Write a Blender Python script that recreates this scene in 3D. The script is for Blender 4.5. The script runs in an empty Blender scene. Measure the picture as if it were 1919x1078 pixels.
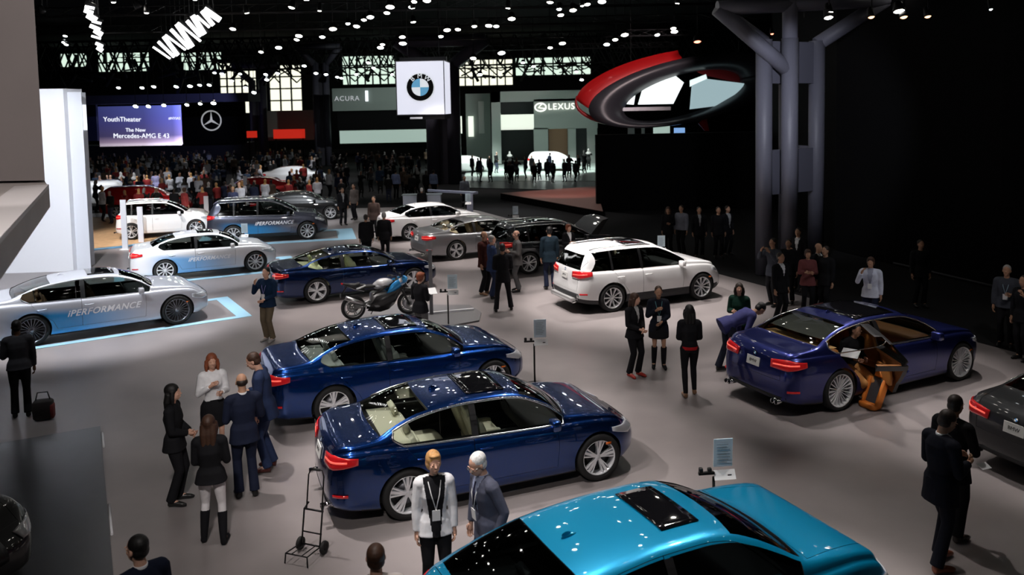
# Motor-show hall seen from a balcony. Units are metres: x right, y into the hall, z up; the camera stands at (0, 0, 5.44).
import bpy, bmesh, math, random
import numpy as np
from mathutils import Vector, Matrix
sc = bpy.context.scene
# ---- camera (level-ish long view; the frame sits below the lens axis, hence the shift)
CF, CP, CR_, CH, CCY = 1520.72, .0700448, -.0198186, 5.44025, 303.835
cam = bpy.data.cameras.new('camera'); cam.sensor_width = 36; cam.lens = CF*36/1919; cam.shift_y = -(539-CCY)/1919; cam.clip_end = 400
co = bpy.data.objects.new('camera', cam); sc.collection.objects.link(co); sc.camera = co
_r, _u, _f = Vector((1, 0, 0)), Vector((0, math.sin(CP), math.cos(CP))), Vector((0, math.cos(CP), -math.sin(CP)))
_x = _r*math.cos(CR_)+_u*math.sin(CR_); _y = -_r*math.sin(CR_)+_u*math.cos(CR_)
co.matrix_world = Matrix(((_x.x, _y.x, -_f.x, 0), (_x.y, _y.y, -_f.y, 0), (_x.z, _y.z, -_f.z, CH), (0, 0, 0, 1)))
cam.dof.use_dof = True; cam.dof.focus_distance = 13; cam.dof.aperture_fstop = 1.6
# ---- world, exposure
w = bpy.data.worlds.new('world'); sc.world = w; w.use_nodes = True; w.node_tree.nodes['Background'].inputs[0].default_value = (.45, .48, .55, 1); w.node_tree.nodes['Background'].inputs[1].default_value = .012
sc.view_settings.view_transform = 'Standard'; sc.view_settings.look = 'None'; sc.view_settings.exposure = 0; sc.view_settings.gamma = 1; sc.view_settings.use_curve_mapping = False
# ---- show lights on the rig and added fill spots: (x, y, z, aim x, aim y, watts, cone degrees, colour)
WARM, COOL = (1, .93, .90), (.92, .95, 1)
RIG = []
def spot(x, y, z, ax, ay, wt, deg, col=WARM, size=.11, az=0, blend=.6):
    l = bpy.data.lights.new('spot_lamp', 'SPOT'); l.energy = wt*1.9; l.spot_size = math.radians(deg); l.spot_blend = blend; l.color = col; l.shadow_soft_size = size
    o = bpy.data.objects.new('spot_lamp', l); sc.collection.objects.link(o); o.location = (x, y, z)
    o.rotation_euler = (Vector((ax, ay, az))-Vector((x, y, z))).to_track_quat('-Z', 'Y').to_euler(); RIG.append((Vector((x, y, z)), Vector((ax, ay, az)))); return o
LIGHTS = [(-5.5,12.5,9,-.8,12,1400,40),(-3,9,9,-.8,10.5,700,44),(2.5,14.5,9,.6,12.5,800,42),(-7,17.5,9,-2.5,15.5,1200,44),(-1,19,9,-1.5,16,900,46),
 (-2,7.5,8.5,1,8.6,900,46),(5,10.5,9,2.2,7.6,620,38),(.5,10,9,2.4,7.2,620,40),(3,17,9,6.2,15.3,950,44),(9,18,9,7,15.5,750,42),(7.5,12,9,8.8,12.2,900,42),(4.5,12.5,9,5.4,10.2,420,30),
 (-.5,19.5,9,3.3,22.3,2300,44),(5,26,9,3.6,22.5,1800,44),(2,19.5,9,3,20.8,900,46),(-13,17,9,-10.6,20.5,2500,46,COOL),(-8,23,9,-10.5,20.6,1900,46,COOL),
 (-13,26,9,-10.4,27.5,1500,44,COOL),(-8,30,9,-10.3,27.6,1300,44,COOL),(-8,24.5,9,-4.8,23.8,1200,44),(-2.5,26,9,-4.6,23.6,1100,44),(-5,21,9,-3.5,20.8,900,42),
 (-4,27,9,-1.5,30,2000,44),(-4.2,36,9,-3.2,34.6,3000,46),(-13,29,9,-10.4,34.2,1900,46,COOL),(-17,30,9,-15.8,35,2300,46),(1.5,30,9,.8,27.4,1000,44),
 (-8,10.2,9,-3.3,11.3,900,32),(-8,20,9,-6,18.5,500,40),(-.5,16,9,.4,15.3,260,40),(-9,13,9,-6.5,15.5,260,44,COOL),(0,24,9,-.6,21.5,900,46),(4.5,20,9,2.9,16.6,330,32),(-11,17,9,-17,28,5200,60,COOL)]
for L_ in LIGHTS: spot(*L_)
for x in (-20, -13, -6, 1):                       # over the crowd
    for y in (44, 56, 68): spot(x*y/56, y, 9, x*y/56+.8, y-2.5, 400, 62)
for x, y in ((-1.5, 66), (2.5, 66), (5.5, 68), (-4, 70)): spot(x, y-4, 9, x, y, 3000, 60, (.88, 1, .95))
spot(-24, 70, 9, -34, 80, 500, 60, (.5,.55,1), az=3); spot(-6, 62, 9, -10, 74, 1300, 60, (.9,1,.95), az=6)
for ax, ay in ((-25, 48), (-22, 50), (-16, 53), (-15, 60), (-11, 40)): spot(ax+2, ay-5, 9, ax, ay, 1500, 44, COOL); spot(9, 40, 8.5, 7.6, 52.5, 420, 40, (1,.8,.8), .3, 7.5)
spot(4, 44, 9, 3, 46.5, 900, 40, (1, .45, .38)); spot(-1.8, 44, 9, -1.2, 40, 500, 44, COOL)
spot(7, 20, 6.6, 9, 26, 420, 60, (.85, .88, 1), az=5)
spot(10.2, 14, 7, 8.4, 18.7, 220, 30, COOL, az=1.2); spot(9, 12, 7, 10.6, 17.1, 160, 26, az=1.2)
spot(-1.8, 1.5, 8.8, -.7, 8.5, 520, 20, WARM, az=1.3); spot(-5, 3.5, 9, -4.2, 12.0, 330, 18, WARM, az=1.2); spot(-5.5, 30.5, 9, -4.4, 34, 1200, 40); spot(1.5, 8, 9, 2.9, 15.6, 420, 20, WARM, az=1.2); spot(5.5, 9, 9, 5.8, 14.0, 520, 22, WARM, az=.8)  # unseen spots added on the camera's side to brighten faces and cars
# unseen spot added on the camera's side to brighten the balcony pillar
spot(-1.5, 1, 9.5, -6, 9.5, 1500, 60, (1,.93,.9), .3, 4.6) 
def G(u, v, z=0.):
    """point of the horizontal plane z seen at photo pixel u, v (used while laying out; everything is stored in metres)"""
    X, Y = u-959.5, v-CCY; c, s = math.cos(CR_), math.sin(CR_); X, Y = c*X+s*Y, -s*X+c*Y
    d = Vector((X/CF, math.cos(CP)-Y/CF*math.sin(CP), -math.sin(CP)-Y/CF*math.cos(CP))); t = (z-CH)/d.z; return (d.x*t, d.y*t)
def Z(u, v, y):
    """x and z of the point at distance y seen at pixel u, v"""
    X, Y = u-959.5, v-CCY; c, s = math.cos(CR_), math.sin(CR_); X, Y = c*X+s*Y, -s*X+c*Y
    d = Vector((X/CF, math.cos(CP)-Y/CF*math.sin(CP), -math.sin(CP)-Y/CF*math.cos(CP))); t = y/d.y; return (d.x*t, CH+d.z*t)

from mathutils.bvhtree import BVHTree
PI = math.pi
C = bpy.data.collections.new('hall')      # everything is collected here and linked to the scene in one go at the end

# ------------------------------------------------------------------ mesh helpers
class MB:
    """collects shapes; build() links them as ONE mesh object"""
    def __init__(s): s.v, s.f, s.m, s.sm = [], [], [], []
    def add(s, vs, fs, mi=0, smooth=False):
        b = len(s.v); s.v += [tuple(map(float, p)) for p in vs]
        for f in fs:
            s.f.append([i + b for i in f]); s.m.append(mi); s.sm.append(smooth)
        return s
    def box(s, c, d, mi=0, rz=0, M=None):
        x, y, z = d[0]/2, d[1]/2, d[2]/2
        p = [Vector((a, b, e)) for e in (-z, z) for a, b in ((-x, -y), (x, -y), (x, y), (-x, y))]
        R = M if M is not None else Matrix.Rotation(rz, 3, 'Z')
        return s.add([R @ q + Vector(c) for q in p], [(3,2,1,0),(4,5,6,7),(0,1,5,4),(1,2,6,5),(2,3,7,6),(3,0,4,7)], mi)
    def rbox(s, c, d, r=.02, mi=0, M=None, n=3):
        """rounded box (superellipsoid style)"""
        x, y, z = d[0]/2, d[1]/2, d[2]/2; vs, fs = [], []
        nu, nv = 4*n, 2*n
        def sg(w, e): return math.copysign(abs(w)**e, w)
        e = .35
        for i in range(nv + 1):
            ph = -PI/2 + PI*i/nv
            for j in range(nu):
                th = 2*PI*j/nu + PI/nu
                vs.append(Vector((x*sg(math.cos(ph), e)*sg(math.cos(th), e), y*sg(math.cos(ph), e)*sg(math.sin(th), e), z*sg(math.sin(ph), e))))
        for i in range(nv):
            for j in range(nu):
                a, b = i*nu + j, i*nu + (j+1) % nu
                fs.append((a, b, b+nu, a+nu))
        R = M if M is not None else Matrix.Identity(3)
        return s.add([R @ q + Vector(c) for q in vs], fs, mi, True)
    def ell(s, c, d, mi=0, M=None, nu=14, nv=9):
        vs = [Vector((0, 0, -d[2]))]; fs = []
        for i in range(1, nv):
            ph = -PI/2 + PI*i/nv
            for j in range(nu):
                th = 2*PI*j/nu; vs.append(Vector((d[0]*math.cos(ph)*math.cos(th), d[1]*math.cos(ph)*math.sin(th), d[2]*math.sin(ph))))
        vs.append(Vector((0, 0, d[2]))); t = len(vs)-1
        for j in range(nu):
            k = (j+1) % nu
            fs.append((0, 1+k, 1+j)); fs.append((t, 1+(nv-2)*nu+j, 1+(nv-2)*nu+k))
            for i in range(nv-2):
                a = 1+i*nu; fs.append((a+j, a+k, a+nu+k, a+nu+j))
        R = M if M is not None else Matrix.Identity(3)
        return s.add([R @ q + Vector(c) for q in vs], fs, mi, True)
    def tube(s, pts, r, n=8, mi=0, cap=True, smooth=True):
        pts = [Vector(p) for p in pts]; rs = r if isinstance(r, (list, tuple)) else [r]*len(pts)
        vs, fs = [], []; up = None
        for i, p in enumerate(pts):
            t = (pts[min(i+1, len(pts)-1)] - pts[max(i-1, 0)]).normalized()
            if up is None:
                up = t.orthogonal().normalized()
            u = (up - t*up.dot(t)); u = u.normalized() if u.length > 1e-6 else t.orthogonal().normalized(); up = u
            w = t.cross(u)
            vs += [p + (u*math.cos(2*PI*j/n) + w*math.sin(2*PI*j/n))*rs[i] for j in range(n)]
        for i in range(len(pts)-1):
            for j in range(n):
                a, b = i*n+j, i*n+(j+1) % n; fs.append((a, b, b+n, a+n))
        s.add(vs, fs, mi, smooth)
        if cap:
            b = len(s.v)-len(vs)
            s.f.append([b+j for j in reversed(range(n))]); s.m.append(mi); s.sm.append(False)
            s.f.append([b+(len(pts)-1)*n+j for j in range(n)]); s.m.append(mi); s.sm.append(False)
        return s
    def lathe(s, prof, n=32, axis='y', c=(0, 0, 0), mi=0, closed=False):
        """prof: (radius, along)"""
        vs, fs = [], []; k = len(prof)
        for j in range(n):
            a = 2*PI*j/n; ca, sa = math.cos(a), math.sin(a)
            for r, h in prof:
                vs.append({'y': (r*ca, h, r*sa), 'z': (r*ca, r*sa, h), 'x': (h, r*ca, r*sa)}[axis])
        for j in range(n):
            j2 = (j+1) % n
            for i in range(k if closed else k-1):
                i2 = (i+1) % k
                f = (j*k+i, j*k+i2, j2*k+i2, j2*k+i)
                fs.append(f if axis != 'y' else f[::-1])
        return s.add([Vector(p)+Vector(c) for p in vs], fs, mi, True)
    def prism(s, poly, z0, z1, mi=0, axis='z', smooth=False):
        """poly of 2D points extruded; axis y: poly=(x,z)"""
        n = len(poly)
        f3 = {'z': lambda p, h: (p[0], p[1], h), 'y': lambda p, h: (p[0], h, p[1]), 'x': lambda p, h: (h, p[0], p[1])}[axis]
        vs = [f3(p, z0) for p in poly] + [f3(p, z1) for p in poly]
        area = sum(poly[i][0]*poly[(i+1) % n][1]-poly[(i+1) % n][0]*poly[i][1] for i in range(n))
        flip = (area < 0) != (axis == 'y')
        fs = [list(range(n-1, -1, -1)), list(range(n, 2*n))] + [[i, (i+1) % n, n+(i+1) % n, n+i] for i in range(n)]
        if (z1 < z0): flip = not flip
        if flip: fs = [f[::-1] for f in fs]
        return s.add(vs, fs, mi, smooth)
    def sheet(s, rows, thick=0.0, mi=0, smooth=True, nrm=None):
        """grid rows[i][j] of points -> sheet, optionally thickened along -normal"""
        R, K = len(rows), len(rows[0]); P = np.array(rows, float)
        vs = P.reshape(-1, 3); fs = [(i*K+j, i*K+j+1, (i+1)*K+j+1, (i+1)*K+j) for i in range(R-1) for j in range(K-1)]
        if thick:
            du = np.gradient(P, axis=0); dv = np.gradient(P, axis=1); nn = np.cross(dv, du)
            nn /= np.linalg.norm(nn, axis=2, keepdims=True)+1e-9
            V2 = (P - nn*thick).reshape(-1, 3); b = R*K
            f2 = [tuple(x+b for x in f[::-1]) for f in fs]
            rim = [i*K for i in range(R)] ; ed = []
            ring = [(0, j) for j in range(K-1)] + [(i, K-1) for i in range(R-1)] + [(R-1, j) for j in range(K-1, 0, -1)] + [(i, 0) for i in range(R-1, 0, -1)]
            ids = [i*K+j for i, j in ring]
            for a in range(len(ids)):
                p, q = ids[a], ids[(a+1) % len(ids)]; ed.append((q, p, p+b, q+b))
            vs = np.vstack([vs, V2]); fs = fs + f2 + ed
        return s.add(vs, fs, mi, smooth)
    def mesh(s, name, mats):
        me = bpy.data.meshes.new(name); me.from_pydata(s.v, [], s.f)
        for m in (mats if isinstance(mats, (list, tuple)) else [mats]): me.materials.append(m)
        me.polygons.foreach_set('material_index', s.m); me.polygons.foreach_set('use_smooth', s.sm)
        me.update(); return me
    def build(s, name, mats, parent=None, loc=None, sharp=None):
        me = s.mesh(name, mats)
        if sharp: me.set_sharp_from_angle(angle=sharp)
        o = bpy.data.objects.new(name, me); C.objects.link(o)
        if parent: o.parent = parent
        if loc: o.location = loc
        return o

def link(name, me, parent=None):
    o = bpy.data.objects.new(name, me); C.objects.link(o)
    if parent: o.parent = parent
    return o
def tag(o, label=None, cat=None, group=None, kind=None):
    for k, v in (('label', label), ('category', cat), ('group', group), ('kind', kind)):
        if v: o[k] = v
    return o
def empty(name, loc=(0, 0, 0), rz=0, label=None, cat=None, group=None):
    o = bpy.data.objects.new(name, None); C.objects.link(o); o.empty_display_size = .2
    o.location = loc; o.rotation_euler = (0, 0, rz); return tag(o, label, cat, group)
def copy_tree(o, parent=None):
    c = o.copy(); C.objects.link(c)
    if parent: c.parent = parent
    for ch in KIDS(o): copy_tree(ch, c)
    return c
def KIDS(o): return [x for x in bpy.data.objects if x.parent is o]

# ------------------------------------------------------------------ materials
_M = {}
def mat(name, col, rough=.5, metal=0., coat=0., emit=None, es=0., trans=0., alpha=1., spec=.5, ior=1.45, noise=None, coatr=.03, sheen=0):
    if name in _M: return _M[name]
    m = bpy.data.materials.new(name); m.use_nodes = True; nt = m.node_tree; b = nt.nodes['Principled BSDF']
    I = b.inputs; I['Base Color'].default_value = (*col, 1); I['Roughness'].default_value = rough; I['Metallic'].default_value = metal
    I['Coat Weight'].default_value = coat; I['Coat Roughness'].default_value = coatr; I['Specular IOR Level'].default_value = spec
    I['Transmission Weight'].default_value = trans; I['Alpha'].default_value = alpha; I['IOR'].default_value = ior
    I['Sheen Weight'].default_value = sheen
    if emit: I['Emission Color'].default_value = (*emit, 1); I['Emission Strength'].default_value = es
    if noise:  # (scale, amount) gentle colour variation
        n = nt.nodes.new('ShaderNodeTexNoise'); n.inputs['Scale'].default_value = noise[0]; n.inputs['Detail'].default_value = 4
        tc = nt.nodes.new('ShaderNodeTexCoord'); nt.links.new(tc.outputs['Object'], n.inputs['Vector'])
        r = nt.nodes.new('ShaderNodeValToRGB'); a = noise[1]
        r.color_ramp.elements[0].position = .3; r.color_ramp.elements[1].position = .7
        r.color_ramp.elements[0].color = (*[c*(1-a) for c in col], 1); r.color_ramp.elements[1].color = (*[min(1, c*(1+a)) for c in col], 1)
        nt.links.new(n.outputs['Fac'], r.inputs['Fac']); nt.links.new(r.outputs['Color'], I['Base Color'])
    _M[name] = m; return m
def glass_mat(name, tint, a=.25):
    """thin tinted pane: transparent tint plus a mirror-like coat by angle"""
    if name in _M: return _M[name]
    m = bpy.data.materials.new(name); m.use_nodes = True; nt = m.node_tree; nt.nodes.clear()
    o = nt.nodes.new('ShaderNodeOutputMaterial'); mx = nt.nodes.new('ShaderNodeMixShader'); t = nt.nodes.new('ShaderNodeBsdfTransparent')
    g = nt.nodes.new('ShaderNodeBsdfGlossy'); f = nt.nodes.new('ShaderNodeFresnel'); f.inputs['IOR'].default_value = 1.6
    t.inputs['Color'].default_value = (*tint, 1); g.inputs['Roughness'].default_value = .03; g.inputs['Color'].default_value = (1, 1, 1, 1)
    nt.links.new(f.outputs[0], mx.inputs[0]); nt.links.new(t.outputs[0], mx.inputs[1]); nt.links.new(g.outputs[0], mx.inputs[2]); nt.links.new(mx.outputs[0], o.inputs['Surface'])
    _M[name] = m; return m

def evaluated(o, *extra):
    for x in (o, *extra): sc.collection.objects.link(x)
    dg = bpy.context.evaluated_depsgraph_get(); dg.update(); me = bpy.data.meshes.new_from_object(o.evaluated_get(dg))
    for x in (o, *extra): bpy.data.objects.remove(x)
    return me
def text_mesh(body, size, depth=.004, shear=0, spacing=1.0, align='CENTER', bold=0.):
    cu = bpy.data.curves.new('text', 'FONT'); cu.body = body; cu.size = size; cu.extrude = depth; cu.shear = shear; cu.space_character = spacing
    cu.align_x = align; cu.align_y = 'CENTER'; cu.resolution_u = 3; cu.offset = bold*size
    me = evaluated(bpy.data.objects.new('text', cu)); bpy.data.curves.remove(cu); return me
def put_text(name, body, size, M, m, parent=None, depth=.004, shear=0, spacing=1.0, align='CENTER'):
    me = text_mesh(body, size, depth, shear, spacing, align); me.transform(M); me.materials.clear(); me.materials.append(m)
    return link(name, me, parent)
def frame(o, right, up):
    r = Vector(right).normalized(); u = Vector(up).normalized(); n = r.cross(u)
    return Matrix(((r.x, u.x, n.x, o[0]), (r.y, u.y, n.y, o[1]), (r.z, u.z, n.z, o[2]), (0, 0, 0, 1)))

def boolean(me, cut, op='DIFFERENCE', solver='MANIFOLD'):
    a = bpy.data.objects.new('a', me); b = bpy.data.objects.new('b', cut)
    md = a.modifiers.new('b', 'BOOLEAN'); md.operation = op; md.object = b; md.solver = solver
    return evaluated(a, b)

# ------------------------------------------------------------------ cars
def cr(xs, ys, x):
    """monotone-ish cubic through control points"""
    xs = np.array(xs, float); ys = np.array(ys, float); x = np.asarray(x, float)
    h = np.diff(xs); d = np.diff(ys)/h; m = np.zeros(len(xs)); m[0] = d[0]; m[-1] = d[-1]
    for i in range(1, len(xs)-1):
        m[i] = 0 if d[i-1]*d[i] <= 0 else 3*(h[i-1]+h[i])/((2*h[i]+h[i-1])/d[i-1]+(h[i]+2*h[i-1])/d[i])
    i = np.clip(np.searchsorted(xs, x)-1, 0, len(xs)-2); t = np.clip((x-xs[i])/h[i], -.5, 1.5); H = h[i]
    return ((1+2*t)*(1-t)**2)*ys[i]+t*(1-t)**2*H*m[i]+t*t*(3-2*t)*ys[i+1]+t*t*(t-1)*H*m[i+1]
def sst(a, b, x):
    t = np.clip((np.asarray(x, float)-a)/(b-a), 0, 1); return t*t*(3-2*t)

class Shape:
    """smooth body surface S(x,t): x along the car (rear axle = 0), t = 0 underside centre .. 12 roof centre"""
    def __init__(s, sp):
        s.sp = sp; s.xr = -sp['roh']; s.xf = sp['wb']+sp['foh']; s.W = sp['W']/2; s.H = sp['H']
        s.top = sp['top']; s.belt = sp['belt']
        s.Rr, s.Rf = sp.get('Rr', .30), sp.get('Rf', .55)
    def w(s, x):
        sp = s.sp; L = s.xf-s.xr; c = (s.xr+s.xf)/2-.1; u = (np.asarray(x)-c)/(L/2)
        g = 1-.075*np.abs(u)**3.2
        return s.W*g
    def ctrl(s, x):
        sp = s.sp; w = s.w(x); zs = cr(*s.belt, x); zr = cr(*s.top, x); o = np.ones_like(w)
        zb = sp.get('zb', .17)+.06*sst(s.xf-.9, s.xf, x)+.07*sst(s.xr+.8, s.xr, x)
        fl = .012*(np.exp(-((x)/.45)**2)+np.exp(-((x-sp['wb'])/.45)**2))
        yb = .905*w; lean = sp.get('lean', .42); h = np.maximum(zr-zs, 0)
        z9 = zs+h*sp.get('rail', .88); y9 = yb-lean*(z9-zs)-.02*sst(0, .3, h)
        y7 = .925*w*o; z7 = zs+.012*o
        hs = (zs-zb)
        Y = [0*o, .80*w, .95*w, (.975+fl)*w, (1.0+fl)*w, .985*w, .955*w, y7-.012, (y7+y9)/2+.018*sst(0, .3, h), y9, .80*y9, .45*y9, 0*o]
        Z = [zb, zb, zb+.045, zb+.28*hs, zb+.57*hs, zb+.86*hs, zs-.012, z7, (z7+z9)/2, z9, z9+(zr-z9)*.66, z9+(zr-z9)*.93, zr]
        return np.array(Y), np.array([np.broadcast_to(q, w.shape) for q in Z])
    def S(s, x, t):
        x = np.atleast_1d(np.asarray(x, float)); t = np.atleast_1d(np.asarray(t, float)); x, t = np.broadcast_arrays(x, t)
        sh = x.shape; x = x.ravel(); t = t.ravel(); sg = np.where(t > 12, -1., 1.); t = np.where(t > 12, 24-t, t)
        Y, Z = s.ctrl(x); i = np.clip(t.astype(int), 0, 11); u = t-i; k = np.arange(len(x))
        def g(A, j):
            # mirrored ends
            neg = j < 0; big = j > 12; jj = np.where(neg, -j, np.where(big, 24-j, j)); return A[jj, k], neg | big
        def cat(A, mir):
            p0, a = g(A, i-1); p1, _ = g(A, i); p2, _ = g(A, i+1); p3, b = g(A, i+2)
            if mir: p0 = np.where(a, -p0, p0); p3 = np.where(b, -p3, p3)
            c = .42
            m1, m2 = c*(p2-p0), c*(p3-p1)
            return (2*u**3-3*u*u+1)*p1+(u**3-2*u*u+u)*m1+(3*u*u-2*u**3)*p2+(u**3-u*u)*m2
        y = cat(Y, True); z = cat(Z, False)
        P = s.deform(np.stack([x, y*sg, z], 1)); return P.reshape(*sh, 3)
    def deform(s, P):
        x, y, z = P[:, 0].copy(), P[:, 1], P[:, 2]; sp = s.sp; w = s.W
        zs = cr(*s.belt, np.clip(x, s.xr, s.xf)); q = sst(0, .12, z-zs+.06)
        xw0, xw1 = sp['ws']; xb0, xb1 = sp['rw']
        A = .17*np.exp(-((x-(xw0+xw1)/2)/.55)**2)-.13*np.exp(-((x-(xb0+xb1)/2)/.45)**2)
        x = x+A*q*(1-(y/w)**2*1.25)
        if 'drp' in sp: dr = np.interp(z, *sp['drp'])
        else: dr = .10*np.clip((z-.55)/.5, 0, 2)**2+.35*np.clip(.36-z, 0, 1)
        x = x+dr*sst(s.xr+.55, s.xr, x)
        df = .22*np.clip((z-.50)/.3, 0, 2)**2+.3*np.clip(.33-z, 0, 1)
        x = x-df*sst(s.xf-.55, s.xf, x)*.6
        x = x+.07*(y/w)**2*sst(s.xr+.4, s.xr, x)-.16*(y/w)**2*sst(s.xf-.5, s.xf, x)
        return np.stack([x, y, z], 1)
    def grid(s, nx=64, sub=2):
        tt = np.linspace(0, 12, 12*sub+1); full = np.concatenate([tt, (24-tt[1:-1])[::-1]+0])
        full = np.concatenate([tt, 24-tt[-2:0:-1]]); M = len(full)
        # t>12 mirrored
        X = np.linspace(s.xr+s.Rr, s.xf-s.Rf, nx); rings = []
        def raw(x):
            sv = s.deform; s.deform = lambda P: P
            p = s.S(np.full(M, x), np.where(full > 12, full, full)); s.deform = sv; return p
        def corner(base, xe, sgn, ph, R, ry, rz):
            p = base.copy(); zm = (p[:, 2].max()+p[:, 2].min())/2; hh = (p[:, 2].max()-p[:, 2].min())/2; w = abs(p[:, 1]).max()
            k = 1-math.cos(ph); p[:, 1] *= 1-ry*k/w; p[:, 2] = zm+(p[:, 2]-zm)*(1-rz*k/hh); p[:, 0] = xe+sgn*R*(1-math.sin(ph)); return p
        ends = []
        for xe, sgn, R, ry, rz in ((s.xr, 1, s.Rr, .17, .05), (s.xf, -1, s.Rf, .30, .10)):
            L = []
            for k in range(1, 8):
                ph = PI/2*k/7; xq = xe+sgn*R*(1-math.sin(ph)); L.append(corner(raw(xq), xe, sgn, ph, R, ry, rz))
            e = L[-1]; zm = (e[:, 2].max()+e[:, 2].min())/2
            for kk in (.85, .65, .42, .2):
                p = e.copy(); p[:, 1] *= kk; p[:, 2] = zm+(p[:, 2]-zm)*kk; L.append(p)
            L.append(np.array([[xe, 0, zm]])); ends.append(L)
        seq = ends[0][::-1]+[raw(x) for x in X]+ends[1]
        vs = [s.deform(p) for p in seq]; off = np.cumsum([0]+[len(p) for p in vs]); V = np.vstack(vs); F = []
        for a in range(len(vs)-1):
            A, B = off[a], off[a+1]
            for j in range(M):
                j2 = (j+1) % M
                if len(vs[a]) == 1: F.append((A, B+j2, B+j))
                elif len(vs[a+1]) == 1: F.append((A+j, A+j2, B))
                else: F.append((A+j, A+j2, B+j2, B+j))
        return V, F

# templates in metres of a 4.63 m saloon (wheelbase 2.81, height 1.43); mapped to each car's own size
TPL = {
 'sedan': dict(top=([-1.04,-.99,-.90,-.60,-.38,-.10,.25,.55,.95,1.35,1.60,1.85,2.10,2.33,2.60,3.00,3.30,3.48,3.59],
                    [.98,1.065,1.075,1.085,1.105,1.215,1.340,1.395,1.427,1.425,1.395,1.300,1.165,1.010,.985,.925,.850,.780,.70]),
               belt=([-1.04,-.8,-.4,0,1.0,2.0,2.4,2.9,3.3,3.59],[.985,.99,.985,.965,.93,.905,.90,.875,.79,.67]),
               ws=(1.63,2.34), rw=(-.36,.42), win=[(-.02,-.16,.93),(.99,.99,2.28)], bp=(.93,1.0), doors=[(.93,2.18),(.02,.93)], trunk=(-.33,.60,.62), hood=(2.36,3.40,.76)),
 'coupe': dict(top=([-.93,-.88,-.78,-.50,-.30,-.05,.30,.62,1.0,1.35,1.60,1.85,2.10,2.33,2.60,3.00,3.30,3.48,3.59],
                    [.97,1.055,1.070,1.090,1.115,1.215,1.330,1.385,1.412,1.408,1.375,1.280,1.150,1.005,.985,.93,.855,.785,.70]),
               belt=([-.93,-.7,-.3,0,1.0,2.0,2.4,2.9,3.3,3.59],[.98,.985,.975,.955,.925,.905,.90,.88,.79,.67]),
               ws=(1.60,2.34), rw=(-.30,.50), win=[(.05,-.16,.72),(.77,.77,2.26)], bp=(.72,.79), doors=[(.74,2.18)], trunk=(-.27,.60,.62), hood=(2.36,3.40,.76)),
 'suv': dict(top=([-.97,-.90,-.70,-.40,.20,.80,1.20,1.45,1.70,1.95,2.20,2.42,2.70,3.05,3.35,3.52,3.62],
                  [1.345,1.375,1.395,1.412,1.430,1.430,1.418,1.395,1.310,1.200,1.080,.965,.945,.900,.84,.77,.70]),
             belt=([-.97,-.8,-.4,0,1.0,2.0,2.4,2.9,3.3,3.62],[.93,.935,.93,.92,.90,.885,.88,.855,.78,.66]),
             ws=(1.48,2.42), rw=(-3.,-2.6), win=[(-.62,-.42,.02),(.06,.06,.90),(.95,.95,2.30)], bp=(.90,.96), doors=[(.93,2.2),(.05,.93)], trunk=(-.62,.62,.52), hood=(2.45,3.42,.74), rwcap=(.66,.55,.99,1.30),
             drp=([.2,.36,.55,.62,.9,1.0,1.35,1.45],[.06,.0,.0,.02,.05,.08,.32,.40]), lean=.36, rail=.90, zb=.20),
}
def spec(kind, wb, roh, foh, W, H, **kw):
    t = TPL[kind]; r0 = -t['top'][0][0]; f0 = t['top'][0][-1]-2.81; kz = H/1.43
    def mx(x):
        return x*roh/r0 if x < 0 else (x*wb/2.81 if x < 2.81 else wb+(x-2.81)*foh/f0)
    sp = dict(kind=kind, wb=wb, roh=roh, foh=foh, W=W, H=H, mx=mx, kz=kz)
    sp['top'] = ([mx(x) for x in t['top'][0]], [z*kz for z in t['top'][1]])
    kb = 1+(kz-1)*.93
    sp['belt'] = ([mx(x) for x in t['belt'][0]], [z*kb for z in t['belt'][1]])
    sp['ws'] = tuple(mx(x) for x in t['ws']); sp['rw'] = tuple(mx(x) for x in t['rw'])
    sp['win'] = [tuple(mx(x) for x in w) for w in t['win']]; sp['bp'] = tuple(mx(x) for x in t['bp'])
    sp['doors'] = [tuple(mx(x) for x in w) for w in t['doors']]
    sp['trunk'] = (mx(t['trunk'][0]), t['trunk'][1], t['trunk'][2]*kz); sp['hood'] = (mx(t['hood'][0]), mx(t['hood'][1]), t['hood'][2]*kz)
    for k in ('lean', 'rail', 'zb'):
        if k in t: sp[k] = t[k]
    if 'rwcap' in t: a, b, c, d = t['rwcap']; sp['rwcap'] = (a, b, c*kz, d*kz)
    if 'drp' in t: sp['drp'] = ([z*kz for z in t['drp'][0]], t['drp'][1])
    sp.update(kw); return sp

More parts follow.
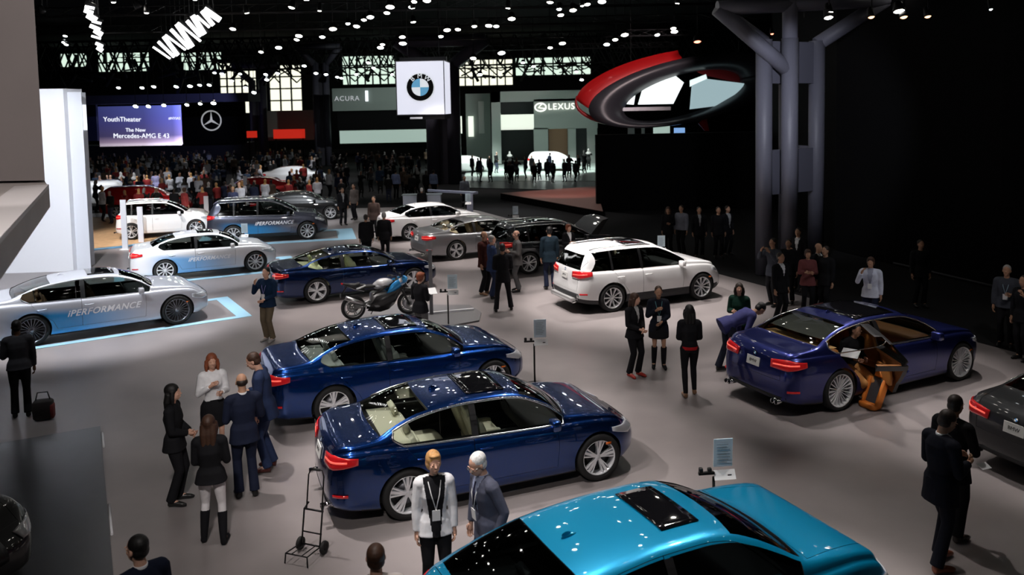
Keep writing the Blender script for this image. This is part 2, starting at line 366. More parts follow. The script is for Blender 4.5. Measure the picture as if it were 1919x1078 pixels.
def wheel_mesh(r, wd, style, mats, rimr=.74):
    """tyre mesh and rim mesh, axis y, outer side +y"""
    h = wd/2; R = r*rimr
    ty = MB(); ty.lathe([(R*.98,-h*.9),(R+.35*(r-R),-h),(r-.018,-h*.97),(r-.004,-h*.8),(r,-h*.4),(r,h*.4),(r-.004,h*.8),(r-.018,h*.97),(R+.35*(r-R),h),(R*.98,h*.92),(R*.9,0)], 36, 'y', mi=0, closed=True)
    rm = MB(); rm.lathe([(R*.86,-h*.8),(R*.90,h*.3),(R*.93,h*.78),(R*.99,h*.97),(R*1.005,h*.9),(R*.97,h*.6)], 36, 'y', mi=0)
    rm.lathe([(0,-h*.1),(R*.9,-h*.1)], 24, 'y', mi=1)                       # dark barrel closing
    rm.lathe([(0,h*.06),(R*.62,h*.06),(R*.62,-h*.05)], 28, 'y', mi=2)         # brake disc
    rm.lathe([(0,h*.62),(R*.13,h*.62),(R*.17,h*.5),(R*.17,h*.1)], 20, 'y', mi=0)
    def spoke(a, w0, w1, off=0., skew=0.):
        ca, sa = math.cos(a), math.sin(a); vs = []
        for rr, w, y0, y1 in ((R*.10, w0, h*.15, h*.60), (R*.55, (w0+w1)/2*.9, h*.35, h*.72), (R*.95, w1, h*.45, h*.84)):
            o = off*rr/R+skew*(rr/R)
            for dx, y in ((-w/2+o, y0), (-w/2*.7+o, y1), (w/2*.7+o, y1), (w/2+o, y0)):
                vs.append((rr*ca-dx*sa, y, rr*sa+dx*ca))
        fs = []
        for k in (0, 4):
            for j in range(4):
                j2 = (j+1) % 4; fs.append((k+j, k+4+j, k+4+j2, k+j2))
        fs.append((0, 1, 2, 3)); fs.append((11, 10, 9, 8)); rm.add(vs, fs, 0, False)
    if style == 'five':
        for i in range(5): spoke(2*PI*i/5+.3, .062, .055)
        for i in range(5):
            for s in (-1, 1): spoke(2*PI*i/5+.3+s*.13, .02, .03, skew=s*.03)
    elif style == 'double':
        for i in range(5):
            for s in (-1, 1): spoke(2*PI*i/5+.3+s*.16, .03, .034, skew=s*.012)
    elif style == 'multi':
        for i in range(20): spoke(2*PI*i/20, .012, .018)
    elif style == 'blade':
        for i in range(10): spoke(2*PI*i/10, .026, .046, skew=.02)
    return ty.mesh('wheel', [mats['tyre']]), rm.mesh('rim', [mats['rim'], mats['dark'], mats['disc']])

def fix_normals(me, bvh, tri_n, eps=2e-3):
    """restore the smooth shading of the uncut surface after cutting"""
    nl = []
    vs = me.vertices
    cache = {}
    for p in me.polygons:
        pn = p.normal; hit = None
        for li in p.loop_indices:
            vi = me.loops[li].vertex_index; r = cache.get(vi)
            if r is None:
                loc, n, idx, d = bvh.find_nearest(vs[vi].co); r = (d, tri_n(idx, loc)) if loc is not None else (9, None); cache[vi] = r
            if r[0] < eps and r[1].dot(pn) > .72: nl.append(r[1])
            else: nl.append(pn)
    me.polygons.foreach_set('use_smooth', [True]*len(me.polygons))
    me.normals_split_custom_set([tuple(n) for n in nl])

def seat_mesh(m, lean=.35, w=.50):
    b = MB(); b.rbox((0,0,.16),(.52,w,.20),mi=0); R = Matrix.Rotation(-lean, 3, 'Y')
    b.rbox((-.30,0,.50),(.16,w,.64),mi=0,M=R); b.rbox((-.25,w*.42,.47),(.14,.09,.52),mi=0,M=R); b.rbox((-.25,-w*.42,.47),(.14,.09,.52),mi=0,M=R)
    b.rbox((-.44,0,.86),(.10,.27,.19),mi=0,M=R); b.rbox((.05,w*.44,.22),(.42,.08,.14),mi=0); b.rbox((.05,-w*.44,.22),(.42,.08,.14),mi=0)
    return b.mesh('seat', [m])

def build_car(sp, M, name='car', full=True):
    """M: materials paint, dark, inner, seat, glass, tyre, rim, disc, lamp_red, lamp_clear, chrome, plate, trim"""
    sh = Shape(sp); root = empty(name)
    V, F = sh.grid(64 if full else 34, 2 if full else 1)
    bm0 = bpy.data.meshes.new('body'); bm0.from_pydata(V.tolist(), [], F)
    bm = bmesh.new(); bm.from_mesh(bm0); bmesh.ops.recalc_face_normals(bm, faces=bm.faces); bm.to_mesh(bm0); bm.free()
    mats = [M['paint'], M['dark'], M['inner'], M['trim']]
    for m in mats: bm0.materials.append(m)
    clad = sp.get('clad', .235)
    for p in bm0.polygons: p.use_smooth = True
    bm0.update()
    # reference surface: triangulated with vertex normals
    bmt = bmesh.new(); bmt.from_mesh(bm0); bmesh.ops.triangulate(bmt, faces=bmt.faces); bmt.normal_update()
    vn = [v.normal.copy() for v in bmt.verts]; vc = [v.co.copy() for v in bmt.verts]; tr = [[v.index for v in f.verts] for f in bmt.faces]
    bvh = BVHTree.FromBMesh(bmt); bmt.free()
    from mathutils.geometry import barycentric_transform as bt
    def tri_n(i, loc):
        a, b, c = tr[i]; n = bt(loc, vc[a], vc[b], vc[c], vn[a], vn[b], vn[c]); return n.normalized() if n.length > 1e-6 else vn[a]
    def S(x, t): return sh.S(x, t)
    def ray(o, d, dist=5.):
        h = bvh.ray_cast(Vector(o), Vector(d), dist); return h
    r = sp['r']; body = bm0
    W2 = sp['W']/2
    mk = lambda b, mi: b.mesh('cut', mats)
    # ---- cavity
    x0 = sp['cav0'] if 'cav0' in sp else (sp['rw'][0]+.10 if sp['rw'][0] > -2 else sh.xr+.28); x1 = sp['ws'][1]-.10
    xs = sorted(set(np.linspace(x0, x1, 26).tolist()+[.12, .14])); tt = np.linspace(2.6, 12, 26); ring = np.concatenate([tt, 24-tt[-2::-1]])
    def cav_ring(x):
        P = S(np.full(len(ring), x), ring); zf = .32 if (x >= .13 or sp['kind'] == 'suv') else cr(*sp['belt'], x)-.02
        if x < .13 and sp['kind'] == 'suv': zf = .75*sp['kz']
        sc = .93; P[:, 1] *= sc; zt = P[:, 2].max(); P[:, 2] = np.maximum(P[:, 2]-.045, zf+.002*np.abs(P[:, 1])*0)
        # flat floor closing
        lo = P[:, 2] <= zf+1e-6
        P[lo, 2] = zf; return P
    b = MB(); n = len(ring); rings = [cav_ring(x) for x in xs]; vs = np.vstack(rings); fs = []
    # make floor vertices distinct but coplanar
    for a in range(len(xs)-1):
        for j in range(n):
            j2 = (j+1) % n; fs.append((a*n+j, a*n+j2, (a+1)*n+j2, (a+1)*n+j))
    fs.append(list(range(n))[::-1]); fs.append([(len(xs)-1)*n+j for j in range(n)])
    cav = bpy.data.meshes.new('cav'); cav.from_pydata(vs.tolist(), [], fs)
    for m in mats: cav.materials.append(m)
    for p in cav.polygons: p.material_index = 2
    def norm(me):
        q = bmesh.new(); q.from_mesh(me); bmesh.ops.recalc_face_normals(q, faces=q.faces); q.to_mesh(me); q.free(); return me
    norm(cav)
    def cut(me, c, op='DIFFERENCE'):
        return boolean(me, norm(c), op)
    def cutter(fn, mi=2):
        q = MB(); fn(q)
        q.m = [mi]*len(q.m); return q.mesh('cut', mats)
    panes = []
    if full: body = cut(body, cav)
    # ---- arches
    ra = r+sp.get('gap', .04)
    for ax in (0, sp['wb']):
        for s in (1, -1):
            circ = [(ax+ra*math.cos(2*PI*k/40), r+ra*math.sin(2*PI*k/40)) for k in range(40)]
            ya, yb2 = (W2-.30, W2+.2) if s > 0 else (-W2-.2, -W2+.30)
            body = cut(body, cutter(lambda q: q.prism(circ, ya, yb2, axis='y'), 1))
    # ---- side window openings
    T0, T1 = sp.get('winT', (7.10, 8.86))
    wins = []
    for wi, (xa, xa2, xb) in enumerate(sp['win']):
        last = wi == len(sp['win'])-1
        def edge(v, xa=xa, xa2=xa2): return xa+(xa2-xa)*math.sin(min(1, v)*PI*.8)
        NV, NU = 8, 22; rows = []
        for j in range(NV+1):
            v = j/NV; e = edge(v); 
            xt = sp['ws'][1]-.06 if last else xb
            xr_ = xb if not last else xb
            row = [S(e+(xr_-e)*k/NU, T0+(T1-T0)*v).reshape(3) for k in range(NU+1)]
            rows.append(row)
        wins.append((xa, xb, rows))
        if full:
            bnd = [(p[0], p[2]) for p in rows[0]]+[(rows[j][-1][0], rows[j][-1][2]) for j in range(1, NV)]+[(p[0], p[2]) for p in rows[-1][::-1]]+[(rows[j][0][0], rows[j][0][2]) for j in range(NV-1, 0, -1)]
            for s in (1, -1):
                body = cut(body, cutter(lambda q: q.prism(bnd, s*.40*W2, s*(W2+.1), axis='y'), 1))
    # ---- windscreen / rear window
    def screen(xa, xb, ta=9.42, NU=12, NT=18):
        rows = []
        for k in range(NU+1):
            x = xa+(xb-xa)*k/NU; rows.append([S(x, t).reshape(3) for t in np.linspace(ta, 24-ta, NT+1)])
        return rows
    def screen_cut(rows, z0, z1):
        bnd = [tuple(p[:2]) for p in rows[0]]+[tuple(q[-1][:2]) for q in rows[1:-1]]+[tuple(p[:2]) for p in rows[-1][::-1]]+[tuple(q[0][:2]) for q in rows[-2:0:-1]]
        return cutter(lambda q: q.prism(bnd, z0, z1), 1)
    wsr = screen(sp['ws'][0]+.02, sp['ws'][1]-.05); rwr = None
    capb = None
    if sp['rw'][0] > -2: rwr = screen(sp['rw'][0]+.06, sp['rw'][1]-.02)
    if 'rwcap' in sp:
        a0, a1, z0, z1 = sp['rwcap']; rwr = []
        for k in range(9):
            z = z0+(z1-z0)*k/8; hw = (a0+(a1-a0)*k/8)*W2*1.12; row = []
            for j in range(15):
                y = hw*(1-2*j/14); h = ray((sh.xr-.6, y, z), (1, 0, 0)); row.append(np.array(h[0]) if h[0] else np.array([sh.xr+.2, y, z]))
            rwr.append(row)
        capb = [(a0*W2*1.12, z0), (-a0*W2*1.12, z0), (-a1*W2*1.12, z1), (a1*W2*1.12, z1)]
    if full:
        body = cut(body, screen_cut(wsr, sp['belt'][1][5]-.02, sp['H']+.2))
        if capb: body = cut(body, cutter(lambda q: q.prism(capb, sh.xr-.3, sh.xr+.75, axis='x'), 1))
        elif rwr: body = cut(body, screen_cut(rwr, cr(*sp['belt'], 0)+.02, sp['H']+.2))
    # ---- lids and doors
    pieces = []
    if full:
        def split(me, fa, fb, nm):
            p = cut(me.copy(), cutter(fa, 1), 'INTERSECT'); rest = cut(me, cutter(fb, 1)); pieces.append((nm, p)); return rest
        def rect(x0, x1, h0, h1, g): return [(x0+g, -h0+g), (x1-g, -h1+g), (x1-g, h1-g), (x0+g, h0-g)]
        hx0, hx1, hz = sp['hood']; 
        body = split(body, lambda q: q.prism(rect(hx0, hx1, W2*.80, W2*.66, .004), hz, 2.), lambda q: q.prism(rect(hx0, hx1, W2*.80, W2*.66, -.002), hz-.004, 2.), 'hood')
        tx, ty, tz = sp['trunk']
        nm = 'tailgate' if sp['kind'] == 'suv' else 'trunk_lid'
        body = split(body, lambda q: q.prism(rect(sh.xr-.4, tx, W2*ty, W2*(ty+.16), .004), tz, 2.5), lambda q: q.prism(rect(sh.xr-.4, tx, W2*ty, W2*(ty+.16), -.002), tz-.004, 2.5), nm)
        for di, (da, db) in enumerate(sp['doors']):
            def dpoly(g, da=da, db=db, di=di):
                zs0 = .33*sp['kz']**.5; pts = []
                if di == 0: lo = [(da+g, zs0+g), (db-g-.02, zs0+g), (db-g, .62), (db-g, .88*sp['kz'])]
                else: lo = [(da+r+.14+g, zs0+g), (db-g, zs0+g)]
                xe = min(db-g, sp['win'][-1][2]) if di == 0 else db-g
                up = [(float(x), float(S(x, 8.99).reshape(3)[2])-g) for x in np.linspace(xe if di else xe, da+g, 12)]
                if di == 0 and db > sp['ws'][0]: up = [(float(x), float(S(x, 8.99).reshape(3)[2])-g) for x in np.linspace(db-g, da+g, 14)]
                if di: lo = lo; rear = [(da+g, .93*sp['kz']), (da+.12+g, .80*sp['kz']), (da+r+.05+g, r+.16)]
                else: rear = []
                return lo+up+rear
            for s in (1, -1):
                body = split(body, lambda q: q.prism(dpoly(.004), s*.42*W2, s*(W2+.12), axis='y'), lambda q: q.prism(dpoly(-.001), s*.42*W2, s*(W2+.12), axis='y'), ('door', di, s))
    # ---- materials by height, normals, link
    def finish(me, nm, parent):
        for p in me.polygons:
            if p.material_index == 0 and p.center.z < clad: p.material_index = 3
        fix_normals(me, bvh, tri_n)
        me.name = nm; return link(nm, me, parent)
    bo = finish(body, 'body', root); out = dict(root=root, body=bo, doors={}, sh=sh, ray=ray)
    for nm, me in pieces:
        if isinstance(nm, tuple): out['doors'][(nm[1], nm[2])] = finish(me, 'door', root)
        else: out[nm] = finish(me, nm, root)
    # ---- panes
    off = .012
    def pane(nm, rows, parent, m, flip=False, cen=None):
        R = np.array(rows, float); c = np.array([sp['wb']*.5, 0, .9]); du = np.gradient(R, axis=0); dv = np.gradient(R, axis=1); nn = np.cross(dv, du); nn /= np.linalg.norm(nn, axis=2, keepdims=True)+1e-9
        sgn = np.sign(np.sum(nn*(R-c), axis=2, keepdims=True).mean()); R = R-nn*sgn*off
        q = MB(); q.sheet(R.tolist() if sgn > 0 else R[:, ::-1].tolist()); return q.build(nm, m, parent)
    g = M['glass']
    for wi, (xa, xb, rows) in enumerate(wins):
        for s in (1, -1):
            rr = [[p*np.array([1, s, 1]) for p in row] for row in rows]; par = root
            di = {1: 0}.get(wi) if sp['kind'] != 'suv' else {1: 1, 2: 0}.get(wi)
            if sp['kind'] == 'sedan' and wi == 0: di = 1
            if sp['kind'] == 'gran': di = 1-wi
            if full and di is not None and (di, s) in out['doors']: par = out['doors'][(di, s)]
            o = pane('window_pane', rr, par, g if full else M['glassfar']); out.setdefault('panes', {})[(wi, s)] = o
    pane('windshield', wsr, root, g if full else M['glassfar'])
    if rwr: out['rw'] = pane('rear_window', rwr, out.get('tailgate', root) if capb else root, g if full else M['glassfar'])
    # ---- window surround trim
    if full and sp.get('chrome', True):
        for s in (1, -1):
            lo = [S(x, T0-.10).reshape(3) for x in np.linspace(wins[0][0], wins[-1][1], 16)]
            hi = [S(x, T1+.06).reshape(3) for x in np.linspace(wins[-1][1], wins[0][2][-1][0][0], 24)]
            bk = [wins[0][2][j][0] for j in range(7, 0, -1)]
            loop = [Vector((p[0], p[1]*s*1.004, p[2])) for p in lo+hi+bk]
            q = MB(); q.tube(loop+[loop[0]], sp.get('chr', .011), 6, cap=False); q.build('window_trim', M['windowtrim'], root)
    # ---- B pillar applique
    if full:
        gaps = [sp['bp']]+([(sp['win'][0][2], sp['win'][1][0])] if sp['kind'] == 'suv' else [])
        for s, (ba, bb) in [(s_, g_) for s_ in (1, -1) for g_ in gaps]:
            rows = [[S(x, t).reshape(3)*np.array([1, s, 1])+np.array([0, s*.006, 0]) for x in np.linspace(ba-.01, bb+.01, 3)] for t in np.linspace(T0, T1, 7)]
            q = MB(); q.sheet(rows, .0); q.sheet([r_[::-1] for r_ in rows]); q.build('pillar_trim', M['dark'], root)
    # ---- lamps (wrap round the corners)
    def wrap(nm, xo, sgn, azs, zl, zh, m, side, parent=root, n=5, o=.008):
        rows = []
        for i, a in enumerate(azs):
            u = i/(len(azs)-1); z0 = np.interp(u, *zl); z1 = np.interp(u, *zh); row = []
            for k in range(n+1):
                z = z0+(z1-z0)*k/n; a_ = math.radians(a); d = Vector((sgn*math.cos(a_), side*math.sin(a_), 0)); h = ray((xo, 0, z), d)
                row.append(np.array(h[0]+d*o) if h[0] else np.array((xo, 0, z)))
            rows.append(row)
        fl = (sgn*side > 0); rows = rows if fl else [r_[::-1] for r_ in rows]
        q = MB(); q.sheet(rows, .012); return q.build(nm, m, parent)
    k = sp['kz']; out['tl'] = []
    tl = sp.get('tl', ((0, .5, 1), (.80*k, .80*k, .86*k), (.93*k, .97*k, .94*k), 30, 68))
    hl = sp.get('hl', ((0, .5, 1), (.62*k, .60*k, .70*k), (.71*k, .745*k, .76*k), 30, 66))
    xo = sh.xr+.75; xo2 = sh.xf-.95
    for s in (1, -1):
        t_ = wrap('tail_light', xo, -1, np.linspace(tl[3], tl[4], 11), (tl[0], tl[1]), (tl[0], tl[2]), M['lamp_red'], s)
        if full:
            zz = [(a+b_)/2 for a, b_ in zip(tl[1], tl[2])]
            wrap('light_strip', xo, -1, np.linspace(tl[3]+3, tl[4]-8, 7), (tl[0], [z-.012 for z in zz]), (tl[0], [z+.012 for z in zz]), M['lamp_strip'], s, t_, 1, .014)
        wrap('headlight', xo2, 1, np.linspace(hl[3], hl[4], 9), (hl[0], hl[1]), (hl[0], hl[2]), M['lamp_clear'], s)
        if full:
            wrap('side_marker', xo2, 1, np.linspace(68, 73, 3), ((0, 1), (.52*k, .53*k)), ((0, 1), (.56*k, .56*k)), M['amber'], s, n=1)
            wrap('rear_reflector', xo, -1, np.linspace(48, 60, 4), ((0, 1), (.44*k, .44*k)), ((0, 1), (.475*k, .475*k)), M['lamp_red'], s, n=1)
    # ---- grille (two kidneys) on the nose
    for s in (1, -1):
        q = MB(); rows = []
        for z in np.linspace(.50*k, .70*k, 5):
            rows.append([np.array(ray((sh.xf+.6, s*y, z), (-1, 0, 0))[0] or (sh.xf, y, z))+np.array((.012, 0, 0)) for y in np.linspace(.03, .27, 5)])
        q.sheet(rows if s > 0 else [r_[::-1] for r_ in rows], .01); go = q.build('kidney_grille', M['dark'], root)
    # ---- wheels
    wst = sp.get('wheels', 'double'); ty, rm = wheel_mesh(r, .235, wst, M, sp.get('rimr', .74))
    for ax in (0, sp['wb']):
        for s in (1, -1):
            o = link('wheel', ty, root); o.location = (ax, s*(W2-.125), r); o.rotation_euler = (0, .4*ax, PI if s < 0 else 0)
            link('rim', rm, o)
    # ---- mirrors, handles
    mx_ = sp['win'][-1][2]-.20*sp['wb']/2.81; zb_ = float(cr(*sp['belt'], mx_))
    for s in (1, -1):
        q = MB(); q.rbox((mx_, s*(W2+.075), zb_+.085), (.13, .21, .15), n=3); q.tube([(mx_, s*(W2-.06), zb_+.01), (mx_, s*(W2+.04), zb_+.05)], .022, 6); q.build('side_mirror', M.get('mirror', M['paint']), root)
        if full:
            for di, (da, db) in enumerate(sp['doors']):
                xh = da+.16 if di == 0 else da+.20
                for_ = out['doors'].get((di, s)); zh = zb_-.10*k+.01*(di == 1)
                h = ray((xh, s*(W2+.5), zh), (0, -s, 0)); y = abs(h[0].y) if h[0] else W2
                q = MB(); q.tube([(xh-.10, s*(y-.005), zh), (xh-.085, s*(y+.028), zh), (xh+.085, s*(y+.028), zh), (xh+.10, s*(y-.005), zh)], .012, 6); q.build('door_handle', M.get('handle', M['paint']), for_ or root)
    # ---- rear: plate, badge, exhausts
    def rear(y, z): h = ray((sh.xr-.6, y, z), (1, 0, 0)); return h[0] if h[0] else Vector((sh.xr, y, z))
    pz = sp.get('plate_z', .80)*k; p = rear(0, pz); h = ray((sh.xr-.6, 0, pz), (1, 0, 0)); nn = h[1]; up = Vector((0, 0, 1)); yv = Vector((0, -1, 0)); upv = (yv.cross(nn)*-1).normalized()
    if upv.z < 0: upv = -upv
    q = MB(); R = Matrix((nn, yv, upv)).transposed(); q.box(p+nn*.012, (.014, .31, .155), 0, M=R); pl = q.build('licence_plate', M['plate'], root)
    if full and sp.get('bpz', True):
        bz = sp.get('badge_z', .93)*k; h = ray((sh.xr-.6, 0, bz), (1, 0, 0))
        if h[0]:
            roundel(h[0]+h[1]*.008, h[1], .042, root, M)
        pm = put_text('plate_text', sp.get('ptext', 'BMW'), .075, frame(p+nn*.02, yv, upv), M['dark'], pl, .001)
        for s in (1, -1):
            q = MB(); yy = s*W2*.62; pe = rear(yy, .30*k)
            for dy in ((-.045, .045) if sp.get('quad', False) else (0,)): q.lathe([(.036, -.16), (.040, 0), (.034, .0), (.030, -.15)], 14, 'x', (pe.x+.05, yy+dy, .30*k-.03), closed=True)
            q2 = q.v; q.build('exhaust_tip', M['chrome'], root)
        # lower diffuser trim
        rows = [[np.array(rear(y, z))+np.array((-.006, 0, 0)) for y in np.linspace(W2*.78, -W2*.78, 13)] for z in np.linspace(clad+.0, clad+.12*k, 3)]
        q = MB(); q.sheet(rows, .01); q.build('rear_diffuser', M['trim'], root)
    # ---- roof: sunroof glass and aerial fin
    if sp.get('sunroof'):
        xa, xb, hw = sp['sunroof']; rows = []
        for k_ in range(7):
            x = xa+(xb-xa)*k_/6; rows.append([np.array(ray((x, hw*W2*(1-2*j/10), 3), (0, 0, -1))[0])+np.array((0, 0, .006)) for j in range(11)])
        q = MB(); q.sheet([r_[::-1] for r_ in rows], .008); q.build('sunroof', M['roofglass'], root)
    if full and sp.get('fin', True):
        xf_ = sp.get('finx', .62*sp['wb']/2.81); zf = ray((xf_, 0, 3), (0, 0, -1))[0].z
        q = MB(); q.ell((xf_, 0, zf-.005), (.085, .022, .03)); q.ell((xf_-.03, 0, zf+.02), (.05, .012, .03)); q.build('roof_aerial', M['paint'], root)
    if full and sp['kind'] == 'suv':
        for s in (1, -1):
            q = MB(); q.tube([Vector(S(x, 9.55).reshape(3)*np.array([1, s, 1]))+Vector((0, 0, .035 if 0 < k_ < 11 else .0)) for k_, x in enumerate(np.linspace(-.55, sp['ws'][0]-.15, 12))], .018, 6); q.build('roof_rail', M['windowtrim'], root)
    # ---- cabin
    if full:
        fl = .32; wb = sp['wb']; kx = wb/2.81
        sf = seat_mesh(M['seat']); 
        for s in (1, -1):
            for xx in ((1.42*kx,) if True else ()):
                o = link('front_seat', sf, root); o.location = (xx, s*.36*sp['W']/1.81, fl+.08*(sp['kz']-1)/.16*1.); o.scale = (1, 1, 1.0 if sp['H'] < 1.6 else 1.08)
        q = MB(); R = Matrix.Rotation(-.42, 3, 'Y'); x2 = .55*kx
        q.rbox((x2, 0, fl+.17), (.50, W2*1.45, .20)); q.rbox((x2-.34, 0, fl+.44), (.16, W2*1.42, .52), M=R)
        for y in (-.36, .36): q.rbox((x2-.46, y, fl+.76), (.09, .26, .16), M=R); q.rbox((x2-.27, y, fl+.42), (.10, .40, .42), M=R)
        q.build('rear_seat', M['seat'], root)
        xd = 2.08*kx; q = MB(); q.rbox((xd, 0, .80*sp['kz']), (.50, W2*1.62, .24)); q.rbox((1.6*kx, 0, .47), (.9, .24, .26)); q.build('dashboard', M['inner'], root)
        q = MB(); c = Vector((1.86*kx, .36, .84*sp['kz'])); Rm = Matrix.Rotation(-.4, 3, 'Y')
        q.tube([c+Rm @ Vector((0, .18*math.cos(a), .18*math.sin(a))) for a in np.linspace(0, 2*PI, 25)], .016, 6, cap=False)
        q.tube([c+Rm @ Vector((0, -.18, 0)), c+Rm @ Vector((0, .18, 0))], .02, 6); q.tube([c, c+Vector((.2, 0, -.06))], .03, 8); q.build('steering_wheel', M['dark'], root)
        if sp['kind'] != 'suv':
            rows = []
            for x in np.linspace(sp['rw'][0]+.12, .10, 4): z = float(cr(*sp['belt'], x))+sp.get('shelfz', .005); rows.append([(x, y, z) for y in np.linspace(W2*.78, -W2*.78, 5)])
            q = MB(); q.sheet([r_[::-1] for r_ in rows]); q.build('parcel_shelf', M.get('shelf', M['seat']), root)
    return out

def roundel(c, n, r, parent, M, name='badge', up=(0, 0, 1)):
    n = Vector(n).normalized(); u = Vector(up); u = (u-n*u.dot(n)).normalized(); rt = u.cross(n)
    T = Matrix(((rt.x, u.x, n.x, c[0]), (rt.y, u.y, n.y, c[1]), (rt.z, u.z, n.z, c[2]), (0, 0, 0, 1)))
    q = MB(); d = r*.10
    def disc(r0, r1, z, mi, a0=0, a1=2*PI, k=32):
        vs = []; 
        for i in range(k+1):
            a = a0+(a1-a0)*i/k; vs += [(r0*math.cos(a), r0*math.sin(a), z), (r1*math.cos(a), r1*math.sin(a), z)]
        q.add([T @ Vector(v) for v in vs], [(2*i, 2*i+1, 2*i+3, 2*i+2) for i in range(k)], mi)
    q.add([T @ Vector((r*math.cos(2*PI*i/32), r*math.sin(2*PI*i/32), z)) for z in (-d, 0) for i in range(32)], [(i, (i+1) % 32, 32+(i+1) % 32, 32+i) for i in range(32)], 0)
    disc(.94*r, r, 0, 3); disc(.60*r, .94*r, 0, 0)
    disc(0, .60*r, 0, 2, 0, PI/2, 8); disc(0, .60*r, 0, 1, PI/2, PI, 8); disc(0, .60*r, 0, 2, PI, 1.5*PI, 8); disc(0, .60*r, 0, 1, 1.5*PI, 2*PI, 8)
    return q.build(name, [M['dark'], M['rblue'], M['rwhite'], M['chrome']], parent), T

# ------------------------------------------------------------------ people
ARM = dict(hang=((.05,.14,-1),(.16,.02,-1)), hold=((.08,.16,-1),(.85,-.42,.18)), phone=((.55,.28,-.8),(.30,-.38,.9)), hip=((-.35,.42,-.85),(.45,-.35,-.72)),
           pocket=((-.22,.28,-1),(.35,-.12,-.9)), clasp=((.12,.12,-1),(.72,-.60,-.32)), camera=((.72,.30,-.55),(.30,-.55,.80)), reach=((.65,.12,-.75),(.9,.0,-.4)), chest=((.15,.22,-1),(.55,-.65,.55)),
           chin=((.35,.10,-.95),(.42,-.30,.95)))
def _remesh(b, vox, name, mats, smooth=3):
    me = b.mesh(name, mats); a = bpy.data.objects.new('a', me)
    m = a.modifiers.new('r', 'REMESH'); m.mode = 'VOXEL'; m.voxel_size = vox; m.use_smooth_shade = True
    s = a.modifiers.new('s', 'SMOOTH'); s.factor = .5; s.iterations = smooth
    out = evaluated(a)
    out.name = name; out.materials.clear()
    for q in mats: out.materials.append(q)
    return out
def skel(h, lean=0, stance=(0, 0, 0, 0), arms=('hang', 'hang'), head=(0, 0), twist=0, female=False, sit=0):
    k = h/1.75; J = {}
    sy = .165 if female else .185; hy = .088
    R = Matrix.Rotation(math.radians(lean), 3, 'Y'); hip = Vector((0, 0, .95)); SD = Vector((0, 0, -sit)); T = Matrix.Rotation(math.radians(twist), 3, 'Z')
    up = lambda p: hip+SD+R @ (T @ (Vector(p)-hip))
    J['hip'] = hip+SD; J['waist'] = up((0, 0, 1.07)); J['chest'] = up((0, 0, 1.27)); J['neck'] = up((-.005, 0, 1.46)); J['nb'] = up((.01, 0, 1.53))
    Hc = up((.03, 0, 1.635)); HR = R @ T @ Matrix.Rotation(math.radians(head[0]), 3, 'Z') @ Matrix.Rotation(math.radians(head[1]), 3, 'Y')
    piv = up((.0, 0, 1.53)); J['head'] = piv+(HR @ Vector((.025, 0, .105))); J['HR'] = HR; J['UR'] = R @ T; J['up'] = up
    for s, nm, fx, fy in ((1, 'L', stance[0], stance[1]), (-1, 'R', stance[2], stance[3])):
        hp = Vector((0, s*hy, .93-sit)); an = Vector((fx-.03, s*(.10+fy), .085)); mid = (hp+an)/2; L = (hp-an).length; full = .87
        bend = math.sqrt(max(0, (full/2)**2-(L/2)**2)) if L < full else .012
        J['hip'+nm] = hp; J['ank'+nm] = an; J['knee'+nm] = mid+Vector((bend+.01, 0, .02)); J['toe'+nm] = Vector((fx+.17, s*(.125+fy), .035))
        sh = up((-.01, s*sy, 1.415)); J['sh'+nm] = sh; a = ARM[arms[0 if s > 0 else 1]] if isinstance(arms[0 if s > 0 else 1], str) else arms[0 if s > 0 else 1]
        e = Vector((a[0][0], s*a[0][1], a[0][2])).normalized(); w = Vector((a[1][0], s*a[1][1], a[1][2])).normalized()
        hang = a is ARM['hang']
        UR = (Matrix.Identity(3) if hang else R) @ T
        J['el'+nm] = sh+UR @ e*.29; J['wr'+nm] = J['el'+nm]+UR @ w*.25; J['hd'+nm] = (UR @ w); J['hs'+nm] = UR @ Vector((0, -s, 0))
    J['k'] = k; return J
def _torso(b, J, inf=0., z0=.93, female=False, skirt=0):
    up = J['up']; prof = [(.93,.150,.105),(1.0,.150,.105),(1.08,.135,.095),(1.17,.145,.105),(1.27,.160,.118),(1.36,.165,.112),(1.43,.13,.085),(1.475,.075,.062)]
    if female: prof = [(.93,.155,.108),(1.0,.145,.10),(1.08,.118,.085),(1.17,.128,.098),(1.27,.142,.122),(1.36,.145,.100),(1.43,.115,.075),(1.475,.062,.055)]
    rows = []
    if z0 < .93: prof = [(z0, prof[0][1]+skirt+.034, prof[0][2]+skirt+.030), ((z0+.95)/2, prof[0][1]+.034, prof[0][2]+.026)]+[(prof[1][0], prof[1][1]+.022, prof[1][2]+.018)]+prof[2:]
    elif z0 > .93: prof = [p for p in prof if p[0] >= z0]
    n = 20; vs = []
    for z, w, d in prof:
        for j in range(n):
            a = 2*PI*j/n; ex = .8; vs.append(up(((d+inf)*math.copysign(abs(math.cos(a))**ex, math.cos(a)), (w+inf)*math.copysign(abs(math.sin(a))**ex, math.sin(a)), z)))
    fs = [(i*n+j, i*n+(j+1) % n, (i+1)*n+(j+1) % n, (i+1)*n+j) for i in range(len(prof)-1) for j in range(n)]
    fs.append(tuple(range(n))[::-1]); fs.append(tuple((len(prof)-1)*n+j for j in range(n))); b.add(vs, fs)
    for nm in 'LR':
        b.ell(J['sh'+nm]+(J['chest']-J['sh'+nm])*.08, (.068+inf,)*3, nu=12, nv=8); b.tube([J['sh'+nm]-(J['sh'+nm]-J['neck'])*.05, J['neck']+Vector((0,0,-.01))], [.062+inf*.6, .052+inf*.5], 10)
